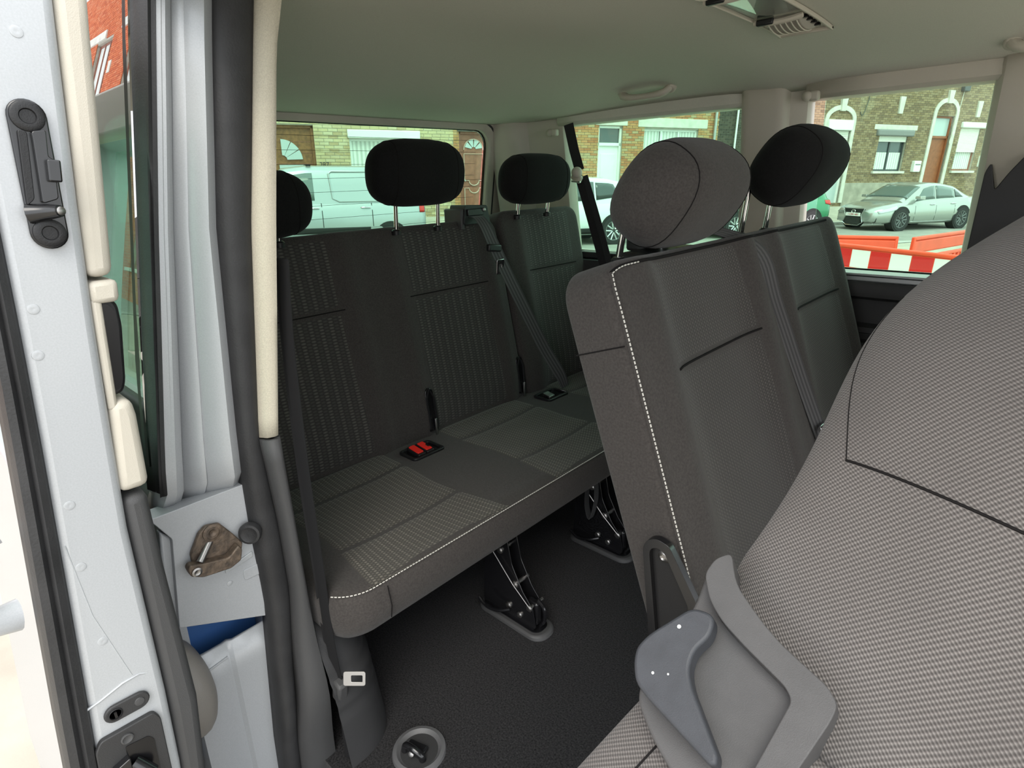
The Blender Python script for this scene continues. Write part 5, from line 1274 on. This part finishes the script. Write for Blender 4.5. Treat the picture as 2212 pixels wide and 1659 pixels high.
    def handles(s, pts):
        for (x, z) in pts:
            for sd_ in (1, -1):
                bb, t, w = s.zb(x), s.zt(x), s.hw(x); k = (z - bb) / (t - bb); y = sd_ * (w * interp([0, .1, .38, .62, .84, .97], [.86, .97, 1, .995, .965, .90], k) + .015)
                MB().tube([(x - .10, y, z), (x - .05, y + sd_ * .02, z + .005), (x + .05, y + sd_ * .02, z + .005), (x + .10, y, z)], .014, 8).build('door_handle', M['chrome'], s.body)

# silver delivery van
cu = 2.16
c = Car('parked_van', (cu - 1.39 , 14.3, 0), 'silver panel van parked in front of the yellow brick house', M['paint_silver'],
        [(-2.20, .45, 1.12, .80), (-2.15, .28, 1.14, .90), (-1.2, .24, 1.14, .925), (1.2, .24, 1.13, .925), (1.75, .26, 1.06, .90), (2.05, .30, .92, .82), (2.20, .40, .72, .62)],
        [(-2.17, 1.60), (-2.10, 1.80), (-1.9, 1.85), (.3, 1.86), (.75, 1.80), (1.55, 1.20), (1.75, 1.05)], -1.39, 1.39, .33, 1.85, spokes=6)
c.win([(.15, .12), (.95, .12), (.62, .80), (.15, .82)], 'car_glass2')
c.flank('door_seam', 'arch', [(.02, .35), (.035, .35), (.035, 1.12), (.02, 1.12)], .002, th=.003)
c.flank('door_seam', 'arch', [(-1.02, .35), (-1.005, .35), (-1.005, 1.12), (-1.02, 1.12)], .002, th=.003)
c.flank('side_moulding', 'arch', [(-.95, .50), (.95, .50), (.95, .62), (-.95, .62)], .01)
c.flank('tail_lamp', 'lamp_red', [(-2.17, .90), (-2.05, .90), (-2.05, 1.14), (-2.17, 1.14)], .012)
for sd_ in (1, -1):
    mb = MB(); mb.tube([c.side(x, t, sd_, .006) for (x, t) in [(-1.75, .86), (-1.80, .80), (-1.80, .16), (-1.70, .08), (-.35, .08), (-.22, .16), (-.18, .80), (-.24, .86)]], .02, 8, closed=True).build('panel_pressing', M['paint_silver'], c.cab)
    for x in (-1.6, .2): MB().box((x, sd_ * .60, 1.87), (.10, .05, .04)).build('roof_mount', M['arch'], c.cab, bevel=.01)
c.handles([(.18, 1.02), (-.88, 1.02)])
# white suv
c = Car('parked_suv', (7.76 - 1.33, 14.3, 0), 'pearl white suv parked behind the far rear side window', M['paint_white'],
        [(-2.15, .50, 1.00, .78), (-2.08, .34, 1.04, .89), (-1.3, .25, 1.03, .92), (1.0, .25, .98, .92), (1.7, .27, .94, .88), (2.05, .32, .84, .78), (2.2, .42, .66, .6)],
        [(-2.12, 1.10), (-1.85, 1.48), (-1.2, 1.60), (0, 1.64), (.5, 1.58), (1.25, 1.02), (1.4, .98)], -1.33, 1.33, .345, 1.84, spokes=5)
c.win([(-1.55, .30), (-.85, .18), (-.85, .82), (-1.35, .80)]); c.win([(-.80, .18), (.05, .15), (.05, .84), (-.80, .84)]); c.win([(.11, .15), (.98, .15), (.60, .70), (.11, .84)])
c.flank('door_seam', 'arch', [(-.84, .35), (-.825, .35), (-.825, 1.0), (-.84, 1.0)], .002, th=.003); c.flank('door_seam', 'arch', [(.07, .35), (.085, .35), (.085, 1.0), (.07, 1.0)], .002, th=.003)
c.flank('sill_cladding', 'arch', [(-.9, .27), (.95, .27), (.95, .42), (-.9, .42)], .008)
c.flank('tail_lamp', 'lamp_red', [(-2.10, .86), (-1.85, .90), (-1.85, 1.0), (-2.10, 1.0)], .01)
c.handles([(-.70, .92), (.22, .90)])
# green car
c = Car('parked_green_car', ((11.6 + 14.3) / 2 - .02, 14.3, 0), 'green car with dark wheel arches parked behind the middle row headrests', M['paint_green'],
        [(-2.10, .50, .98, .76), (-2.02, .34, 1.02, .88), (-1.3, .26, 1.02, .91), (1.0, .26, .98, .91), (1.7, .27, .92, .87), (2.0, .32, .82, .78), (2.12, .42, .64, .6)],
        [(-2.05, 1.08), (-1.75, 1.46), (-1.2, 1.56), (0, 1.58), (.45, 1.52), (1.15, 1.0), (1.3, .96)], -1.35, 1.35, .345, 1.82, spokes=5)
c.win([(-1.5, .25), (-.85, .18), (-.85, .82), (-1.3, .78)]); c.win([(-.80, .18), (.05, .15), (.05, .84), (-.80, .84)]); c.win([(.11, .15), (.9, .15), (.55, .70), (.11, .84)])
c.flank('tail_lamp', 'lamp_red', [(-2.06, .84), (-1.82, .88), (-1.82, .98), (-2.06, .98)], .01); c.handles([(-.70, .90), (.22, .88)])
c.flank('sill_cladding', 'arch', [(-.9, .28), (.95, .28), (.95, .42), (-.9, .42)], .008)
# silver saloon
c = Car('parked_saloon', ((17.93 + 20.64) / 2, 14.3, 0), 'silver grey saloon with dark spindle grille parked before the brown brick house', M['paint_grey'],
        [(-2.32, .55, .92, .66), (-2.25, .36, .98, .80), (-1.9, .24, 1.0, .885), (-1.0, .20, .95, .905), (.6, .20, .90, .905), (1.3, .21, .85, .90), (1.85, .22, .76, .86), (2.15, .24, .68, .76), (2.32, .28, .58, .58)],
        [(-1.95, .97), (-1.70, 1.06), (-1.05, 1.33), (-.45, 1.42), (.05, 1.43), (.35, 1.38), (1.05, 1.00), (1.25, .90)], -1.38, 1.36, .335, 1.81, alloy='alloy_dark')
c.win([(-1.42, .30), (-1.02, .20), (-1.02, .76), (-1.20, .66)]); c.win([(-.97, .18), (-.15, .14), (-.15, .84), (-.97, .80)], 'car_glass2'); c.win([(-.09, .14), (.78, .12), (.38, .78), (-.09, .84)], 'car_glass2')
mb = MB()
def wsf(u, v):
    x = lerp(.46, 1.06, v); t = s_z = c.gr(x); w = c.hw(x) * lerp(.70, .82, v); return (x + .01, lerp(-w, w, u), t + .022 - .035 * abs(2 * u - 1) ** 3)
mb.grid(wsf, frange(0, 1, 12), frange(0, 1, 8)).build('windscreen', M['car_glass2'], c.cab, thick=.006)
for sd_ in (1, -1):
    MB().prism(round_poly([(0, 0), (.24, .03), (.22, .11), (.02, .12)], .03), (.66, sd_ * .86, .93), (1, 0, 0), (0, 0, 1), -sd_ * .18).build('door_mirror', M['paint_grey'], c.body, bevel=.02)
    q = [(1.55, .62), (2.10, .50), (2.16, .60), (1.62, .76)]
    mb = MB()
    def hl(u, v, sd_=sd_):
        x = lerp(lerp(1.50, 2.16, u), lerp(1.60, 2.19, u), v); z = lerp(lerp(.66, .53, u), lerp(.76, .60, u), v); return (x, sd_ * (c.hw(x) * lerp(1.0, .955, v) + .008), z)
    mb.grid(hl, frange(0, 1, 8), frange(0, 1, 4)).build('headlamp', M['lamp_clear'], c.body, thick=.01)
    MB().prism(round_poly([(-.10, -.05), (.10, -.07), (.12, .08), (-.10, .06)], .03), (2.20, sd_ * .60, .33), (-.35, sd_ * .93, 0), (0, 0, 1), sd_ * .03).build('fog_lamp', M['arch'], c.body, bevel=.008)
c.flank('tail_lamp', 'lamp_red', [(-2.28, .78), (-1.95, .84), (-1.95, .93), (-2.28, .92)], .012)
c.handles([(-.88, .80), (.06, .78)])
for x in (-.12, .80, -.98): c.flank('door_seam', 'arch', [(x, .30), (x + .012, .30), (x + .012, .86), (x, .86)], .002, th=.003)
c.flank('sill_line', 'alloy', [(-.95, .25), (.90, .25), (.90, .275), (-.95, .275)], .006)
gr = MB().prism([(-.20, .16), (.20, .16), (.34, .25), (.26, .46), (.36, .66), (-.36, .66), (-.26, .46), (-.34, .25)], (2.27, 0, 0), (0, 1, 0), (0, 0, 1), .07).build('grille', M['arch'], c.body, bevel=.012)
MB().tube([(2.345, y, z) for (y, z) in [(-.22, .16), (.22, .16), (.37, .25), (.28, .46), (.38, .67), (-.38, .67), (-.28, .46), (-.37, .25)]], .012, 6, closed=True).build('grille_surround', M['chrome'], gr)
for k in range(6): MB().bx(2.335, 2.348, -.26, .26, .20 + k * .035, .206 + k * .035).build('grille_bar', M['alloy_dark'], gr)
MB().tube([(2.355, .065 * math.cos(t), .575 + .05 * math.sin(t)) for t in frange(0, 2 * math.pi * 19 / 20, 20)], .008, 6, closed=True).build('emblem_ring', M['chrome'], gr)
MB().tube([(2.357, .02, .615), (2.357, -.03, .555), (2.357, .045, .552)][::1], .007, 6).build('emblem_letter', M['chrome'], gr)
pl_ = MB().bx(2.345, 2.362, -.26, .26, .43, .535).build('number_plate', M['plate'], gr, bevel=.004)
ptext('1-CBK-485', .085, M['plate_red'], pl_, (2.364, 0, .482), (math.pi / 2, 0, math.pi / 2), 'plate_lettering')

# ================================================================== ROAD BARRIERS
M['barrier'] = mat('orange red barrier plastic', (.78, .075, .025), .45, var=.12, vscale=5)
M['reflect_red'] = mat('red reflective sheet', (.62, .012, .012), .35)
M['reflect_white'] = mat('white reflective sheet', (.80, .80, .77), .35)
def barrier(u0, w0, u1, w1, label, tilt=0., band=True, z0=0.):
    L = math.hypot(u1 - u0, w1 - w0); a = math.atan2(w1 - w0, u1 - u0)
    r = street_thing('road_barrier', (u0, w0, z0), a, label, 'barrier', 'red and white road barriers beside the van')
    if tilt: r.matrix_world = r.matrix_world @ Matrix.Rotation(tilt, 4, 'X')
    MB().bx(0, L, -.025, .025, .955, 1.0).build('top_rail', M['barrier'], r, bevel=.015)
    if band:
        MB().bx(.02, L - .02, -.014, .014, .755, .955).build('board', M['barrier'], r)
        n = max(2, round(L / .21))
        for k in range(n):
            x0, x1 = .02 + k * (L - .04) / n, .02 + (k + 1) * (L - .04) / n
            for sd_ in (-1, 1):
                MB().bx(x0 + .004, x1 - .004, sd_ * .014 - .0015, sd_ * .014 + .0015, .762, .948).build('reflective_panel', M['reflect_white' if k % 2 else 'reflect_red'], r, smooth=0)
    else: MB().bx(0, L, -.02, .02, .80, .955).build('board', M['barrier'], r, bevel=.02)
    n = max(3, round(L / .14))
    MB().bx(0, L, -.022, .022, .715, .755).build('mid_rail', M['barrier'], r, bevel=.01); MB().bx(0, L, -.022, .022, .56, .60).build('lower_rail', M['barrier'], r, bevel=.01)
    for k in range(n + 1):
        x = lerp(.02, L - .02, k / n); MB().bx(x - .022, x + .022, -.02, .02, .59, .72).build('slat', M['barrier'], r, bevel=.012)
    MB().bx(0, L, -.02, .02, .30, .56).build('lower_board', M['barrier'], r, bevel=.02)
    for x in (.12, L - .16): MB().bx(x, x + .06, -.20, .20, 0, .06).build('foot', M['tyre'], r, bevel=.01); MB().bx(x + .01, x + .05, -.02, .02, .05, .32).build('leg', M['barrier'], r)
    for x in (0, L): MB().bx(x - .02, x + .02, -.022, .022, .28, 1.0).build('end_post', M['barrier'], r, bevel=.012)
    return r
barrier(5.50, 6.2, 6.02, 2.9, 'nearest red and white road barrier with a row of slots under the checked board')
barrier(5.62, 6.05, 6.95, 5.15, 'plain orange road barrier leaning behind the checked one', tilt=-.12, band=False)
barrier(7.05, 5.05, 8.9, 5.55, 'orange road barrier at right with pale squares under its top board', band=False)
